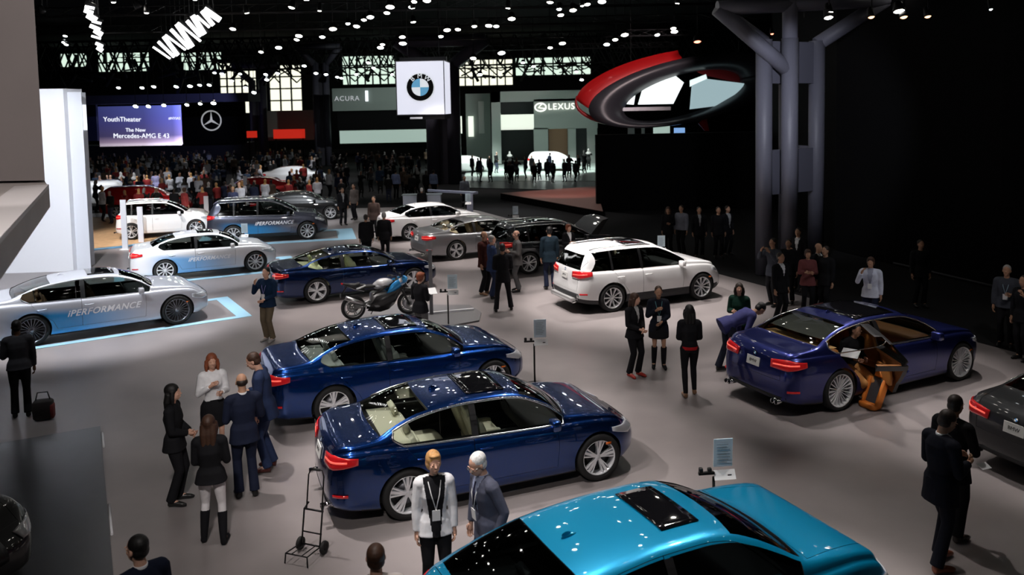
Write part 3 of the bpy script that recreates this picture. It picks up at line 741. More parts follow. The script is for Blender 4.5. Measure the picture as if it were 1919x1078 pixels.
def _arm(b, J, nm, inf=0., cut=1.0):
    s, e, w = J['sh'+nm], J['el'+nm], J['wr'+nm]; we = e+(w-e)*cut
    b.tube([s, s+(e-s)*.5, e], [.056+inf, .050+inf, .043+inf], 10); b.ell(e, (.043+inf,)*3, nu=10, nv=7); b.tube([e, e+(we-e)*.4, we], [.042+inf, .040+inf, .030+inf*1.1], 10)
def _leg(b, J, nm, inf=0., low=1.0, flare=0.):
    h, kn, a = J['hip'+nm], J['knee'+nm], J['ank'+nm]; a2 = kn+(a-kn)*low
    b.tube([h, h+(kn-h)*.45, kn], [.092+inf, .078+inf, .056+inf], 12); b.ell(kn, (.056+inf,)*3, nu=10, nv=7); b.tube([kn, kn+(a2-kn)*.35, a2], [.054+inf, .053+inf, .038+inf+flare], 12); b.ell(h, (.088+inf*.6,)*3, nu=10, nv=7)
def split_mesh(me, pred, name):
    bm = bmesh.new(); bm.from_mesh(me); bm.faces.ensure_lookup_table(); sel = [f for f in bm.faces if pred(f.calc_center_median())]
    if not sel: bm.free(); return None
    b2 = bm.copy(); b2.faces.ensure_lookup_table(); idx = {f.index for f in sel}
    bmesh.ops.delete(b2, geom=[f for f in b2.faces if f.index not in idx], context='FACES'); bmesh.ops.delete(bm, geom=sel, context='FACES')
    n = bpy.data.meshes.new(name); b2.to_mesh(n); bm.to_mesh(me); bm.free(); b2.free(); return n
CL = {}
def cloth(col, rough=.8):
    key = tuple(round(c, 3) for c in col)
    return mat('cloth_%d_%d_%d' % tuple(int(c*999) for c in col), col, rough, noise=(9, .12), spec=.15)
SK = dict(light=(.62,.36,.26), tan=(.45,.25,.16), brown=(.20,.10,.06), dark=(.09,.045,.03))
HC = dict(black=(.008,.007,.007), brown=(.05,.022,.012), dark=(.02,.012,.008), blond=(.50,.27,.10), ginger=(.22,.06,.025), grey=(.30,.29,.28), white=(.75,.74,.72))
def person(label, loc, deg, h=1.75, skin='light', hair=('short', 'dark'), top=None, bottom=None, shoes=(.012,.012,.012), vee=None, lean=0, arms=('hang','hang'), head=(0,0), stance=(.02,0,-.03,0), twist=0,
           female=False, sit=0, vox=.014, lanyard=None, group=None, skirt=None, boots=None, glasses=False, tie=None, sleeves=1.0, name='person', z=0., belt=None, detail=True):
    top = top or dict(col=(.01,.01,.012), z0=.80); bottom = bottom or dict(col=(.01,.01,.012))
    J = skel(h, lean, stance, arms, head, twist, female, sit); k = J['k']; skm = mat('skin_'+skin, SK[skin], .55, spec=.4, noise=(14, .06)); up = J['up']
    root = empty(name, (loc[0], loc[1], z), math.radians(deg), label, 'person', group); root.scale = (k, k, k)
    # body
    b = MB(); _torso(b, J, -.012, female=female); HR, H = J['HR'], J['head']
    b.tube([J['neck'], J['nb'], H+HR @ Vector((-.02, 0, -.04))], [.058, .052, .052] if not female else [.048, .044, .046], 12)
    b.ell(H+HR @ Vector((-.012, 0, .025)), (.094, .074, .093), M=HR); b.ell(H+HR @ Vector((.022, 0, -.035)), (.066, .060, .078), M=HR); b.ell(H+HR @ Vector((.052, 0, -.085)), (.028, .030, .022), M=HR)
    b.tube([H+HR @ Vector((.078, 0, .012)), H+HR @ Vector((.102, 0, -.028))], [.010, .0165], 8)
    for s in (1, -1): b.ell(H+HR @ Vector((-.008, s*.077, -.008)), (.018, .009, .030), M=HR, nu=10, nv=7); b.ell(H+HR @ Vector((.062, s*.032, -.022)), (.022, .024, .020), M=HR, nu=8, nv=6)
    for nm in 'LR':
        _arm(b, J, nm, -.006); _leg(b, J, nm, -.012); b.tube([J['ank'+nm], J['toe'+nm]+Vector((-.02, 0, 0))], [.040, .030], 8)
        w, d = J['wr'+nm], J['hd'+nm]; b.tube([w, w+d*.05, w+d*.095], [.026, .030, .026], 8)
    me = _remesh(b, vox*.85, 'body', [skm], 2); q = MB()
    # fingers and face as further pieces of the same body mesh
    for nm in 'LR':
        w, d, side = J['wr'+nm], J['hd'+nm].normalized(), J['hs'+nm]; side = (side-d*side.dot(d)).normalized(); acr = d.cross(side)
        for i, ln in enumerate((.066, .076, .071, .056)):
            base = w+d*.075+acr*(.030-.0195*i)*1.0; p1 = base+d*(.02+ln*.45)+side*.004; p2 = p1+(d*.75+side*.65).normalized()*ln*.35; p3 = p2+(d*.35+side*.93).normalized()*ln*.30
            q.tube([base, p1, p2, p3], [.0095, .0088, .0080, .0066], 6)
        tb = w+d*.03+acr*.020; q.tube([tb, tb+(d*.6+acr*.75).normalized()*.035, tb+(d*.6+acr*.75).normalized()*.035+(d*.85+side*.5).normalized()*.035], [.012, .0105, .008], 6)
    for s in (1, -1):
        q.ell(H+HR @ Vector((.073, s*.031, .004)), (.013, .014, .010), 1, HR, 8, 6); q.ell(H+HR @ Vector((.084, s*.031, .004)), (.005, .0065, .0065), 2, HR, 8, 6); q.ell(H+HR @ Vector((.084, s*.033, .026)), (.006, .019, .0045), 4, HR, 8, 5)
    q.ell(H+HR @ Vector((.088, 0, -.056)), (.008, .023, .007), 3, HR, 8, 5)
    bb = bmesh.new(); bb.from_mesh(me); t = q.mesh('t', [skm]); bb.from_mesh(t); bb.to_mesh(me); bb.free(); bpy.data.meshes.remove(t)
    me.materials.clear()
    for m_ in (skm, mat('eye_white', (.7,.68,.66), .3), mat('eye_dark', (.02,.015,.01), .2), mat('lips_'+skin, tuple(c*f for c, f in zip(SK[skin], (.85,.5,.5))), .5), mat('brow', (.04,.025,.02), .8)): me.materials.append(m_)
    link('body', me, root)
    # hair
    style, hc = hair
    if style != 'bald' or True:
        hm = mat('hair_'+hc, HC[hc], .55, noise=(40, .25)); b = MB(); V = lambda *a: H+HR @ Vector(a)
        if style == 'bald': b.ell(V(-.036, 0, .0), (.080, .079, .060), M=HR)
        else:
            t = .006 if style == 'short' else .014
            b.ell(V(-.030, 0, .042), (.092+t, .075+t, .082+t), M=HR); b.ell(V(-.045, 0, -.015), (.065+t*.6, .072+t, .070), M=HR)
        if style in ('bob',): b.ell(V(-.030, 0, -.012), (.085, .092, .092), M=HR); b.ell(V(.045, 0, .098), (.042, .062, .022), M=HR)
        if style in ('long', 'verylong'):
            L = .22 if style == 'long' else .34; bk = J['UR'] @ Vector((-1, 0, 0)); dn = J['UR'] @ Vector((0, 0, -1))
            p0 = V(-.05, 0, .0); b.ell(V(-.035, 0, -.02), (.082, .092, .095), M=HR)
            for yy in (-.05, 0, .05): b.tube([p0+J['UR'] @ Vector((0, yy, 0)), p0+bk*.03+dn*.12+J['UR'] @ Vector((0, yy*1.2, 0)), p0+bk*.05+dn*L+J['UR'] @ Vector((0, yy*1.1, 0))], [.06, .052, .028], 10)
            for s in (1, -1): b.tube([V(.0, s*.078, .03), V(.0, s*.092, -.06), V(.0, s*.088, -.15)], [.03, .032, .02], 8)
        if style == 'pony': b.tube([V(-.10, 0, .03), V(-.15, 0, -.02), V(-.13, 0, -.16)], [.03, .032, .012], 8)
        link('hair', _remesh(b, max(.009, vox*.8), 'hair', [hm], 2), root)
    # trousers or skirt
    tm = cloth(bottom['col'])
    b = MB(); _torso(b, J, .004, .93, female); low = bottom.get('low', 1.0)
    b = MB(); n = 18; SD = Vector((0, 0, -sit)); vs = []
    for z, w, d in ((.86,.152,.112),(.95,.158,.116),(1.03,.142,.104)):
        for j in range(n): a = 2*PI*j/n; p = Vector(((d+.004)*math.cos(a), (w+.004)*math.sin(a), z)); vs.append(up(p) if z > .96 else p+SD)
    b.add(vs, [(i*n+j, i*n+(j+1) % n, (i+1)*n+(j+1) % n, (i+1)*n+j) for i in range(2) for j in range(n)]+[tuple(range(n))[::-1], tuple(2*n+j for j in range(n))])
    if skirt:
        vs = []
        for z, w, d in ((skirt,.215,.185),(.80,.215,.175),(.92,.205,.150),(.99,.165,.12)):
            for j in range(n): a = 2*PI*j/n; vs.append(Vector((d*math.cos(a), w*math.sin(a), z)))
        b.add(vs, [(i*n+j, i*n+(j+1) % n, (i+1)*n+(j+1) % n, (i+1)*n+j) for i in range(3) for j in range(n)]+[tuple(range(n))[::-1], tuple(3*n+j for j in range(n))])
        link('skirt', _remesh(b, vox, 'skirt', [tm]), root)
    else:
        slim = bottom.get('slim', 0)
        for nm in 'LR': _leg(b, J, nm, .012-slim, low, 0 if slim else .020)
        link('trousers', _remesh(b, vox, 'trousers', [tm]), root)
    # top
    b = MB(); z0 = top.get('z0', .80); inf = top.get('inf', .012); _torso(b, J, inf, z0, female, top.get('flare', .012))
    for nm in 'LR': _arm(b, J, nm, inf+.002, .96*sleeves)
    mt = _remesh(b, vox, 'jacket', [cloth(top['col'])]); mt.name = top.get('name', 'jacket')
    UI = J['UR'].transposed(); hip = J['hip']
    if vee:
        vcol, hw, zlo = vee
        def pred(p):
            l = UI @ (p-hip)+Vector((0, 0, .95))
            return l.x > .02 and zlo < l.z < 1.50 and abs(l.y) < hw*(l.z-zlo)/(1.45-zlo)+(top.get('open', 0))
        sm = split_mesh(mt, pred, 'shirt')
        if sm: sm.materials.clear(); sm.materials.append(cloth(vcol, .7)); link('shirt', sm, root)
        # shirt collar
        b = MB(); b.lathe([(.058, -.012), (.064, .0), (.060, .026), (.052, .026)], 16, 'z', closed=True); b.v = [tuple(up(Vector(v)*(1 if not female else .9)+Vector((0, 0, 1.475)))) for v in b.v]; b.build('collar', cloth(vcol, .7), root)
    link(mt.name, mt, root)
    if tie: b = MB(); b.tube([up((.088,0,1.44)), up((.128,0,1.34)), up((.136,0,1.2))], [.014, .018, .024], 6); b.build('tie', cloth(tie), root)
    if belt: b = MB(); b.lathe([(.118, -.03), (.122, 0), (.118, .03)], 18, 'z'); b.v = [tuple(Vector((v[0]*1.05, v[1]*1.36, v[2]+belt[1]))) for v in b.v]; b.build('waist_band', cloth(belt[0]), root)
    # shoes
    bc = cloth(boots[0]) if boots else mat('leather_%d_%d' % (int(shoes[0]*999), int(shoes[2]*999)), shoes, .35)
    for nm in 'LR':
        b = MB(); a, t_ = J['ank'+nm], J['toe'+nm]; dr = (t_-a); dr.z = 0
        b.tube([a+Vector((-.035, 0, -.035)), a+dr*.35+Vector((0, 0, -.030)), t_+Vector((-.03, 0, .004)), t_+Vector((.02, 0, -.004))], [.043, .044, .036, .020], 10)
        b.tube([a+Vector((0, 0, .02)), a+Vector((0, 0, -.05))], [.044, .040], 10)
        if boots: kn = J['knee'+nm]; b.tube([a+(kn-a)*boots[1], a+(kn-a)*.3, a], [.066, .056, .046], 12)
        v2 = _remesh(b, .014, 'boot' if boots else 'shoe', [bc], 1)
        for v in v2.vertices: v.co.z = max(v.co.z, .004)
        link(v2.name.split('.')[0], v2, root)
    if lanyard:
        b = MB(); zl = 1.10; f = .145 if not female else .15
        b.tube([up((-.03, .07, 1.485)), up((.07, .07, 1.44)), up((f-.01, .045, 1.32)), up((f+.01, .0, zl+.06))], .0065, 5); b.tube([up((-.03, -.07, 1.485)), up((.07, -.07, 1.44)), up((f-.01, -.045, 1.32)), up((f+.01, .0, zl+.06))], .0065, 5)
        lo = b.build('lanyard', cloth(lanyard), root); q = MB(); q.box(up((f+.018, 0, zl)), (.006, .09, .12), M=J['UR']); q.build('badge_card', mat('card_white', (.75,.75,.75), .4), root)
    if glasses:
        b = MB()
        for s in (1, -1):
            b.tube([H+HR @ Vector((.098, s*.033+.024*math.cos(a), .004+.018*math.sin(a))) for a in np.linspace(0, 2*PI, 13)], .0025, 5, cap=False); b.tube([H+HR @ Vector((.096, s*.057, .008)), H+HR @ Vector((.0, s*.079, .006))], .0025, 5)
        b.build('spectacles', mat('wire', (.25,.24,.22), .3, .8), root)
    root['_J'] = 0; del root['_J']
    def W(p): return root.matrix_basis @ Vector(p)
    root.rotation_euler = (0, 0, math.radians(deg)); Mw = Matrix.Translation(root.location) @ Matrix.Rotation(math.radians(deg), 4, 'Z') @ Matrix.Diagonal((k, k, k, 1))
    J['W'] = Mw; J['root'] = root; return J
def hand_pt(J, nm, f=.09):
    return J['W'] @ (J['wr'+nm]+J['hd'+nm]*f)

def far_person_mesh(name, h, cols, skin, hairc, arms, female, vox=.045):
    J = skel(h, 2, (.03, 0, -.05, 0), arms, (0, 8), 0, female); k = J['k']; b = MB(); _torso(b, J, .012, .82, female)
    for nm in 'LR': _arm(b, J, nm, .012); _leg(b, J, nm, .008); b.tube([J['ank'+nm], J['toe'+nm]], [.045, .036], 7); b.tube([J['wr'+nm], J['wr'+nm]+J['hd'+nm]*.13], [.034, .03], 7)
    H = J['head']; b.tube([J['neck'], H], [.055, .055], 8); b.ell(H+Vector((-.01, 0, .015)), (.10, .08, .115)); b.ell(H+Vector((.035, 0, -.05)), (.055, .055, .06))
    if female: b.ell(H+Vector((-.05, 0, -.05)), (.07, .09, .15))
    mats = [cloth(cols[0]), cloth(cols[1]), mat('skin_'+skin, SK[skin], .55), mat('hair_'+hairc, HC[hairc], .55), mat('leather_12_12', (.012,.012,.012), .35)]
    me = _remesh(b, vox, name, mats, 2); hz = H.z
    for p in me.polygons:
        c = p.center; mi = 0
        if c.z > 1.47: mi = 3 if (c.x < H.x-.01 or c.z > hz+.07) else 2
        elif c.z < .10: mi = 4
        elif min((c-(J['wr'+n]+J['hd'+n]*.08)).length for n in 'LR') < .075: mi = 2
        elif c.z < .86: mi = 1
        if female and c.z > 1.32 and c.x < H.x-.09: mi = 3
        p.material_index = mi
    for v in me.vertices: v.co *= k
    return me

# ------------------------------------------------------------------ the hall
def carpet_mat():
    m = mat('show_floor', (.26,.23,.225), .34, spec=.5); nt = m.node_tree; b = nt.nodes['Principled BSDF']; tc = nt.nodes.new('ShaderNodeTexCoord')
    n = nt.nodes.new('ShaderNodeTexNoise'); n.inputs['Scale'].default_value = 1.3; n.inputs['Detail'].default_value = 6; nt.links.new(tc.outputs['Object'], n.inputs['Vector'])
    r = nt.nodes.new('ShaderNodeValToRGB'); r.color_ramp.elements[0].position = .35; r.color_ramp.elements[1].position = .7; r.color_ramp.elements[0].color = (.215,.192,.190,1); r.color_ramp.elements[1].color = (.258,.229,.226,1)
    nt.links.new(n.outputs['Fac'], r.inputs['Fac']); nt.links.new(r.outputs['Color'], b.inputs['Base Color'])
    mr = nt.nodes.new('ShaderNodeMapRange'); mr.inputs['To Min'].default_value = .28; mr.inputs['To Max'].default_value = .42; nt.links.new(n.outputs['Fac'], mr.inputs['Value']); nt.links.new(mr.outputs[0], b.inputs['Roughness']); return m
def st(o): o['kind'] = 'structure'; return o
def slab(name, poly, z0, z1, m): b = MB(); b.prism(poly, z0, z1); return b.build(name, m)
black = mat('black_drape', (.004,.004,.0045), .9, spec=.15); asphalt = mat('aisle_carpet', (.010,.010,.011), .85, spec=.2)
st(slab('floor_aisle', [(-75,-3),(40,-3),(40,112),(-75,112)], -.12, -.02, asphalt)); bpy.data.objects['floor_aisle'].name = 'floor'
edge = [(18,2.0),(10.67,16.7),(6.47,25.2),(-1.8,41.9),(-3.5,44)]
o = slab('floor', [(-30,-3),(18,-3)]+edge+[(-30,44)], -.02, 0, carpet_mat()); st(o)
o = slab('ceiling', [(-75,-3),(40,-3),(40,112),(-75,112)], 13.2, 13.4, mat('ceiling_black', (.006,.006,.007), .9, spec=.1)); st(o)
b = MB(); b.box((-17,110.1,6.6), (116,.2,13.3)); st(b.build('wall_back', black)); b = MB(); b.box((-75.1,54,6.6), (.2,114,13.3)); st(b.build('wall_left', black))
# black curtain wall right, low black wall before the hanging ring
b = MB()
cw = [(40,8),(20.5,12),(13.75,22.7),(12.45,26.2),(11.6,29),(13.2,41.2),(13.6,41.2),(12.2,29.2),(13,26.4),(14.3,23),(21,12.6),(40,8.6)]
b.prism(cw, 0, 13.2); st(b.build('wall_right', black))
b = MB(); zt = Z(1265,250,41)[1]; x0 = Z(1117,300,41)[0]; b.box(((x0+13.4)/2,41.2,zt/2), (13.4-x0,.4,zt)); st(b.build('wall_centre', black))
b = MB(); q0, q1 = (13.62,22.6), (12.4,26.2); b.tube([(*q0,.05),(*q1,.05)], .035, 6); st(b.build('baseboard_right', mat('grey_kick', (.05,.05,.055), .6)))
# dark glossy panel, front left
a_, b_, c_ = G(0,836), G(188,804), G(212,1078); dv = (c_[0]-b_[0], c_[1]-b_[1]); c2 = (b_[0]+dv[0]*1.6, b_[1]+dv[1]*1.6); a2 = (a_[0]-4, a_[1]-(b_[1]-a_[1])*3)
pl = slab('display_platform', [a2,(a2[0]-3,c2[1]),c2,b_], 0, .05, mat('graphite_gloss', (.055,.057,.062), .28, spec=.6, noise=(2,.1)))
tag(pl, 'low dark graphite platform on the floor at the lower left corner', 'platform')
for t_ in ((.05,.18),(.62,.80)):
    p, q = [Vector((b_[0]+dv[0]*k+.03, b_[1]+dv[1]*k, .02)) for k in t_]; bb = MB(); bb.tube([p, q], .018, 6); e_ = bb.build('edge_marking', mat('marker_white', (.6,.6,.62), .5), pl)
# near balcony pillar and parapet slab at the left
g1 = mat('pillar_grey', (.20,.175,.17), .6, noise=(.6,.08)); y_ = 10.0; xp, zp = Z(84,338,y_)
b = MB(); b.prism([(xp-5,y_),(xp,y_),(xp*1.27,y_+2.4),(xp-5,y_+2.4)], zp+.0, 13.2); st(b.build('wall_balcony', g1))
zt4 = zp-.03
p1, p2 = G(92,352,zt4), G(-4,462,zt4); d_ = Vector((p2[0]-p1[0], p2[1]-p1[1])); p3 = (p2[0]+d_.x*.4, p2[1]+d_.y*.4); bk = (p1[0]*(p1[1]+2.6)/p1[1]*1.02, p1[1]+2.6)
st(slab('floor_balcony', [(-14,bk[1]),bk,p1,p3,(-14,p3[1])], zt4-.22, zt4, mat('parapet_pale', (.50,.45,.43), .5, noise=(1.2,.08))))
n_ = Vector((-d_.y, d_.x)).normalized()
if n_.x > 0: n_ = -n_
rl = [(p1[0],p1[1]),(p3[0],p3[1]),(p3[0]+n_.x*.34,p3[1]+n_.y*.34),(p1[0]+n_.x*.34,p1[1]+n_.y*.34)]
st(slab('trim_1', rl, zt4, zt4+.04, mat('parapet_rim', (.72,.68,.68), .35)))
# white tower wall, left of the silver saloons
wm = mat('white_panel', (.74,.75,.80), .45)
tb = G(152,502); ty = tb[1]; xr_, zt_ = Z(118,166,ty-.6); xR = Z(141,172,ty)[0]
tw = empty('display_wall', (0,0,0), 0, 'tall white display wall behind the silver saloon at the left', 'wall')
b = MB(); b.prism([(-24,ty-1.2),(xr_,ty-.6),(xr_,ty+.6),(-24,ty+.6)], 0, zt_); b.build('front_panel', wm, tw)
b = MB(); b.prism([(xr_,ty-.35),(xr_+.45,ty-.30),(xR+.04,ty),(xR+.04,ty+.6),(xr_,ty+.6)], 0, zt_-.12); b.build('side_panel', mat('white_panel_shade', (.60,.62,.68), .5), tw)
b = MB(); b.box((xR+.10,ty+.35,zt_-1.0), (.08,.10,.9)); b.build('edge_light', mat('edge_lit', (.8,.8,.8), .4, emit=(.9,.95,1), es=1.0), tw)
# ---- columns
def tube_column(label, pts, r, z1, plates, capital, m, m2):
    root = empty('steel_column', (pts[0][0], pts[0][1], 0), 0, label, 'column'); O = Vector((pts[0][0], pts[0][1], 0))
    for p in pts: b = MB(); b.lathe([(0,0),(r,0),(r,z1),(0,z1)], 24, 'z', (p[0]-O.x,p[1]-O.y,0)); b.build('column_tube', m, root)
    for (i, j, z0, zt) in plates:
        a, c = Vector((*pts[i],0))-O, Vector((*pts[j],0))-O; d = (c-a); L = d.length; ang = math.atan2(d.y, d.x)
        b = MB(); mid = (a+c)/2; b.box((mid.x,mid.y,(z0+zt)/2), (L-r*1.2,.16,zt-z0), rz=ang); b.build('web_plate', m2, root)
    for poly in capital: b = MB(); b.tube([Vector(p)-O for p in poly], r*.92, 14); b.build('capital_arm', m, root)
    return root
cm, cm2 = mat('column_paint', (.115,.115,.145), .5), mat('column_plate', (.10,.10,.13), .6)
P = [G(1431,514), (8.35,24.6), (9.75,26.2), (9.35,27.6)]; P[2] = (Z(1529,400,26.2)[0],26.2); P[1] = (Z(1479,400,24.8)[0],24.8); y0 = P[0][1]
za, zb = Z(1440,80,y0)[1], Z(1480,8,24.8)[1]
tipA = (*[Z(1338,16,y0)[0]], y0-.4, Z(1338,16,y0-.4)[1]); tipB = (Z(1660,0,26.2)[0],26.2,Z(1660,0,26.2)[1]); top1 = (P[1][0],P[1][1],Z(1480,8,24.8)[1])
tube_column('tall grey steel column of joined tubes at the dark right side', P, .25, za+.1,
  [(0,2,za-1.25,za+.05),(0,2,Z(1450,362,25.6)[1],Z(1450,280,25.6)[1]),(0,3,za-1.25,za),(2,3,Z(1450,360,25)[1],Z(1450,280,25)[1])],
  [[(P[0][0],P[0][1],za),tipA],[(P[2][0],P[2][1],za),tipB],[tipA,top1],[top1,tipB],[(P[1][0],P[1][1],za),top1,(top1[0],top1[1],13.2)],[tipA,(P[1][0],P[1][1],za-.9)],[(P[0][0],P[0][1],za),(P[0][0],P[0][1],12)]][:6], cm, cm2)
def Pz(u, v, y): x, z = Z(u, v, y); return (x, y, z)
for lab, u0, u1, y1, vt in (('dark purple-grey steel column beside the white lightbox sign', 813, 852, 57, 118), ('dark steel column standing in the crowd left of the stage pillar', 597, 616, 78, 118), ('thin dark steel column in front of the tall hall window', 478, 498, 86, 150)):
    xa, xb = Z(u0,300,y1)[0], Z(u1,300,y1)[0]; r_ = (xb-xa)*.33; zc = Z(u0,vt,y1)[1]; w_ = (xb-xa)
    tube_column(lab, [(xa,y1),(xb,y1),((xa+xb)/2,y1+1.5)], r_, zc, [(0,1,0,zc-1.0)], [[(xa,y1,zc-.2),(xa-1.6*w_,y1-.5,zc+1.5)],[(xb,y1,zc-.2),(xb+1.6*w_,y1-.5,zc+1.5)],[(xa-1.6*w_,y1-.5,zc+1.5),(xb+1.6*w_,y1-.5,zc+1.5)]], mat('column_dark', (.085,.08,.11), .5), mat('column_dark_plate', (.05,.045,.06), .6))
# ---- hall windows at the far end
day = mat('daylight_glass', (.6,.7,.6), .4, emit=(.80,1,.84), es=.95); day2 = mat('daylight_cream', (.7,.7,.6), .4, emit=(1,1,.80), es=1.15); mull = mat('mullion', (.01,.014,.012), .6)
def window(n, u0, v0, u1, v1, nx, nz, m, y=96., drop=()):
    (xa, zt), (xb, zb) = Z(u0,v0,y), Z(u1,v1,y); root = empty('window_%d' % n, (xa,y,zb)); root['kind'] = 'structure'; W_, H_ = xb-xa, zt-zb
    b = MB(); t = .16
    for i in range(nx+1): b.box((W_*i/nx,0,H_/2), (t,.2,H_))
    for j in range(nz+1): b.box((W_/2,0,H_*j/nz), (W_,.2,t))
    b.build('window_frame', mull, root)
    for i in range(nx):
        for j in range(nz):
            if (i, j) in drop: continue
            q = MB(); q.box((W_*(i+.5)/nx,.12,H_*(j+.5)/nz), (W_/nx-.02,.05,H_/nz-.02)); q.build('pane', m, root)
window(1, 112, 100, 165, 126, 3, 1, day); window(2, 182, 98, 282, 136, 6, 2, day); window(3, 338, 98, 418, 134, 5, 2, day); window(4, 410, 118, 482, 176, 5, 4, day2)
window(5, 503, 122, 568, 210, 3, 4, day2); window(6, 458, 186, 500, 212, 2, 1, day2); window(7, 640, 105, 742, 158, 7, 3, day); window(8, 856, 112, 962, 160, 7, 3, day2); window(9, 965, 108, 1108, 140, 8, 2, day)
# space frame: crossed bars of the roof structure hanging before the windows
b = MB(); rnd = random.Random(5)
for y in (81., 84., 88.):
    z0, z1 = Z(600,150 if y < 82 else 176 if y < 86 else 160,y)[1], Z(600,70,y)[1]; k = 0; x = -58.
    zm = Z(600,128,y)[1]
    while x < 24:
        for (za_, zb_) in ((zm, z1), (z0+1.2, zm)):
            if za_ == z0+1.2 and (x < -26 or x > 12) : continue
            b.tube([(x,y,za_),(x+1.5,y,zb_)], .085, 4); b.tube([(x+1.5,y,zb_),(x+3.,y,za_)], .085, 4); b.tube([(x+1.5,y-1,za_),(x,y,zb_)], .07, 4)
        x += 3.
    for z in (zm, z1): b.tube([(-58,y,z),(24,y,z)], .11, 4)
for k in range(150):
    x = rnd.uniform(-56,22); z = Z(600,rnd.uniform(98,150),83)[1]; a = rnd.uniform(0,PI); L = rnd.uniform(.6,2.6); b.tube([(x-math.cos(a)*L/2,82.5,z-math.sin(a)*L/2),(x+math.cos(a)*L/2,82.5,z+math.sin(a)*L/2)], rnd.uniform(.05,.20), 4)
o = b.build('roof_space_frame', mat('frame_black', (.006,.009,.008), .7)); o['kind'] = 'structure'
# ---- lighting rig: trusses, lamps
steel = mat('truss_black', (.012,.012,.013), .5, .3)
def truss(p, q, s=.22):
    p, q = Vector(p), Vector(q); root = empty('lighting_truss', p, 0, None, 'truss', 'black lighting trusses under the ceiling'); d = q-p; L = d.length; u = d.normalized(); w_ = u.cross(Vector((0,0,1))).normalized()
    ch = MB(); br = MB()
    off = [w_*s+Vector((0,0,0)), -w_*s, Vector((0,0,s*1.6))]
    for o_ in off: c_ = MB(); c_.tube([o_, o_+d], .028, 5); c_.build('chord', steel, root)
    n = int(L/.9)
    for i in range(n):
        a, c = u*(L*i/n), u*(L*(i+1)/n)
        for k in range(3): br.tube([off[k]+a, off[(k+1) % 3]+c], .014, 4, cap=False)
    o_ = br.build('braces', steel, root); o_['kind'] = 'stuff'
    for t in (.15, .5, .85): c_ = MB(); c_.tube([d*t+Vector((0,0,s*1.6)), d*t+Vector((0,0,13.2-p.z))], .012, 4); c_.build('hanger', steel, root)
    root['label'] = 'black lattice lighting truss hung under the dark ceiling'; return root
for y in (14., 20., 26., 33., 40., 48., 58.): truss((-19-y*.15, y, 9.35), (12 if y > 24 else 14, y, 9.35))
can = mat('lamp_can', (.015,.015,.016), .4, .5); glow = mat('lamp_glow', (1,1,1), .3, emit=(1,.95,.86), es=30); glowr = mat('lamp_glow_red', (1,.3,.2), .3, emit=(1,.25,.15), es=5); glowc = mat('lamp_glow_cool', (1,1,1), .3, emit=(.92,1,1), es=30); glowo = mat('lamp_glow_orange', (1,.6,.4), .3, emit=(1,.5,.25), es=4)
def lamp_mesh(r, m):
    b = MB(); b.lathe([(r*.55,.30),(r*.8,.26),(r,.10),(r*1.04,0),(r*.95,.0),(r*.93,.03)], 14, 'z', mi=0); b.lathe([(0,.30),(r*.55,.30)], 14, 'z', mi=0); b.lathe([(0,-.012),(r*.6,-.008),(r*.93,.025)], 14, 'z', mi=1)
    return b.mesh('spotlight', [can, m])
lm = {}
def lamp(p, aim, r=.13, m=glow, zt=13.2, label='round white spotlight of a ceiling rig filled out with added lamps for glints', group='rig spotlights over the car floor'):
    k = (r, m.name)
    if k not in lm: lm[k] = lamp_mesh(r, m)
    root = empty('spotlight', p, 0, label, 'spotlight', group); o = link('lamp_head', lm[k], root); d = (Vector(aim)-Vector(p)).normalized(); o.rotation_euler = (-d).to_track_quat('Z', 'Y').to_euler()
    q = MB(); q.tube([(0,0,.2),(0,0,max(.3,zt-p[2]))], .018, 5); q.build('lamp_hanger', steel, root); return root
for p, a in RIG[:len(LIGHTS)]:
    d = (a-p).normalized(); lamp(p-d*.16, a, .13)
for i in range(9):  # extra glowing lamps added above the frame for sparkles on the car paint
    for j in range(8):
        x, y = -13+3.1*i+.7*((i*7+j*3) % 5)/5, 6+3.3*j+.8*((i*5+j*11) % 7)/7
        if abs(x+.53*0) < 14 and not (y < 9 and x < -6): lamp((x, y, 8.95), (x+(((i*13+j*7) % 9)-4)*.35, y+(((i*5+j*17) % 9)-4)*.35, 0), .085+.03*((i+j) % 3)/3)
# lamps seen in the picture's top band: photo positions on the rig plane
SEEN = [(652,45),(668,50),(682,38),(694,33),(725,25),(731,14),(772,14),(776,4),(800,2),(826,69),(838,57),(858,56),(755,82),(754,70),(717,84),(713,90),(889,50),(916,49),(930,50),(959,36),(1051,29),(1048,18),(1074,20),(1101,9),(1128,4),(1153,75),(1171,66),(1137,84),(1031,90),(1054,82),(1232,66),(1264,60),(1262,54),(940,100),(887,110),
 (489,98),(522,90),(556,75),(560,68),(604,70),(624,55),(436,55)]
FAR = [(402,137),(416,139),(592,138),(611,140),(632,145),(640,147),(570,124),(520,138),(498,140),(434,152),(450,139),(500,150),(476,174),(460,165),(392,160),(374,160),(356,162),(330,163),(288,163),(266,165),(222,165),(254,200),(278,200),(307,198),(350,197),(375,195),(400,194),(690,118),(700,128),(668,140),(735,140),(900,140),(925,150),(1000,125),(1090,150),(1080,135),(120,80),(122,68),(124,84),(980,118)]
for i, (u, v) in enumerate(SEEN):
    zz = 9.0 if v < 95 else 8.3; x, y = G(u, v, zz); 
    if y > 75: x, y = x*75/y, 75; zz = Z(u, v, 75)[1]
    lamp((x,y,zz), (x+(.9-1.8*((i*37) % 10)/10), y-4.2, 0), .13*max(1,y/34)*(.8+.5*((i*53) % 7)/7), glow if i % 3 else glowc, label='white spotlight glowing on the ceiling rig above the car display')
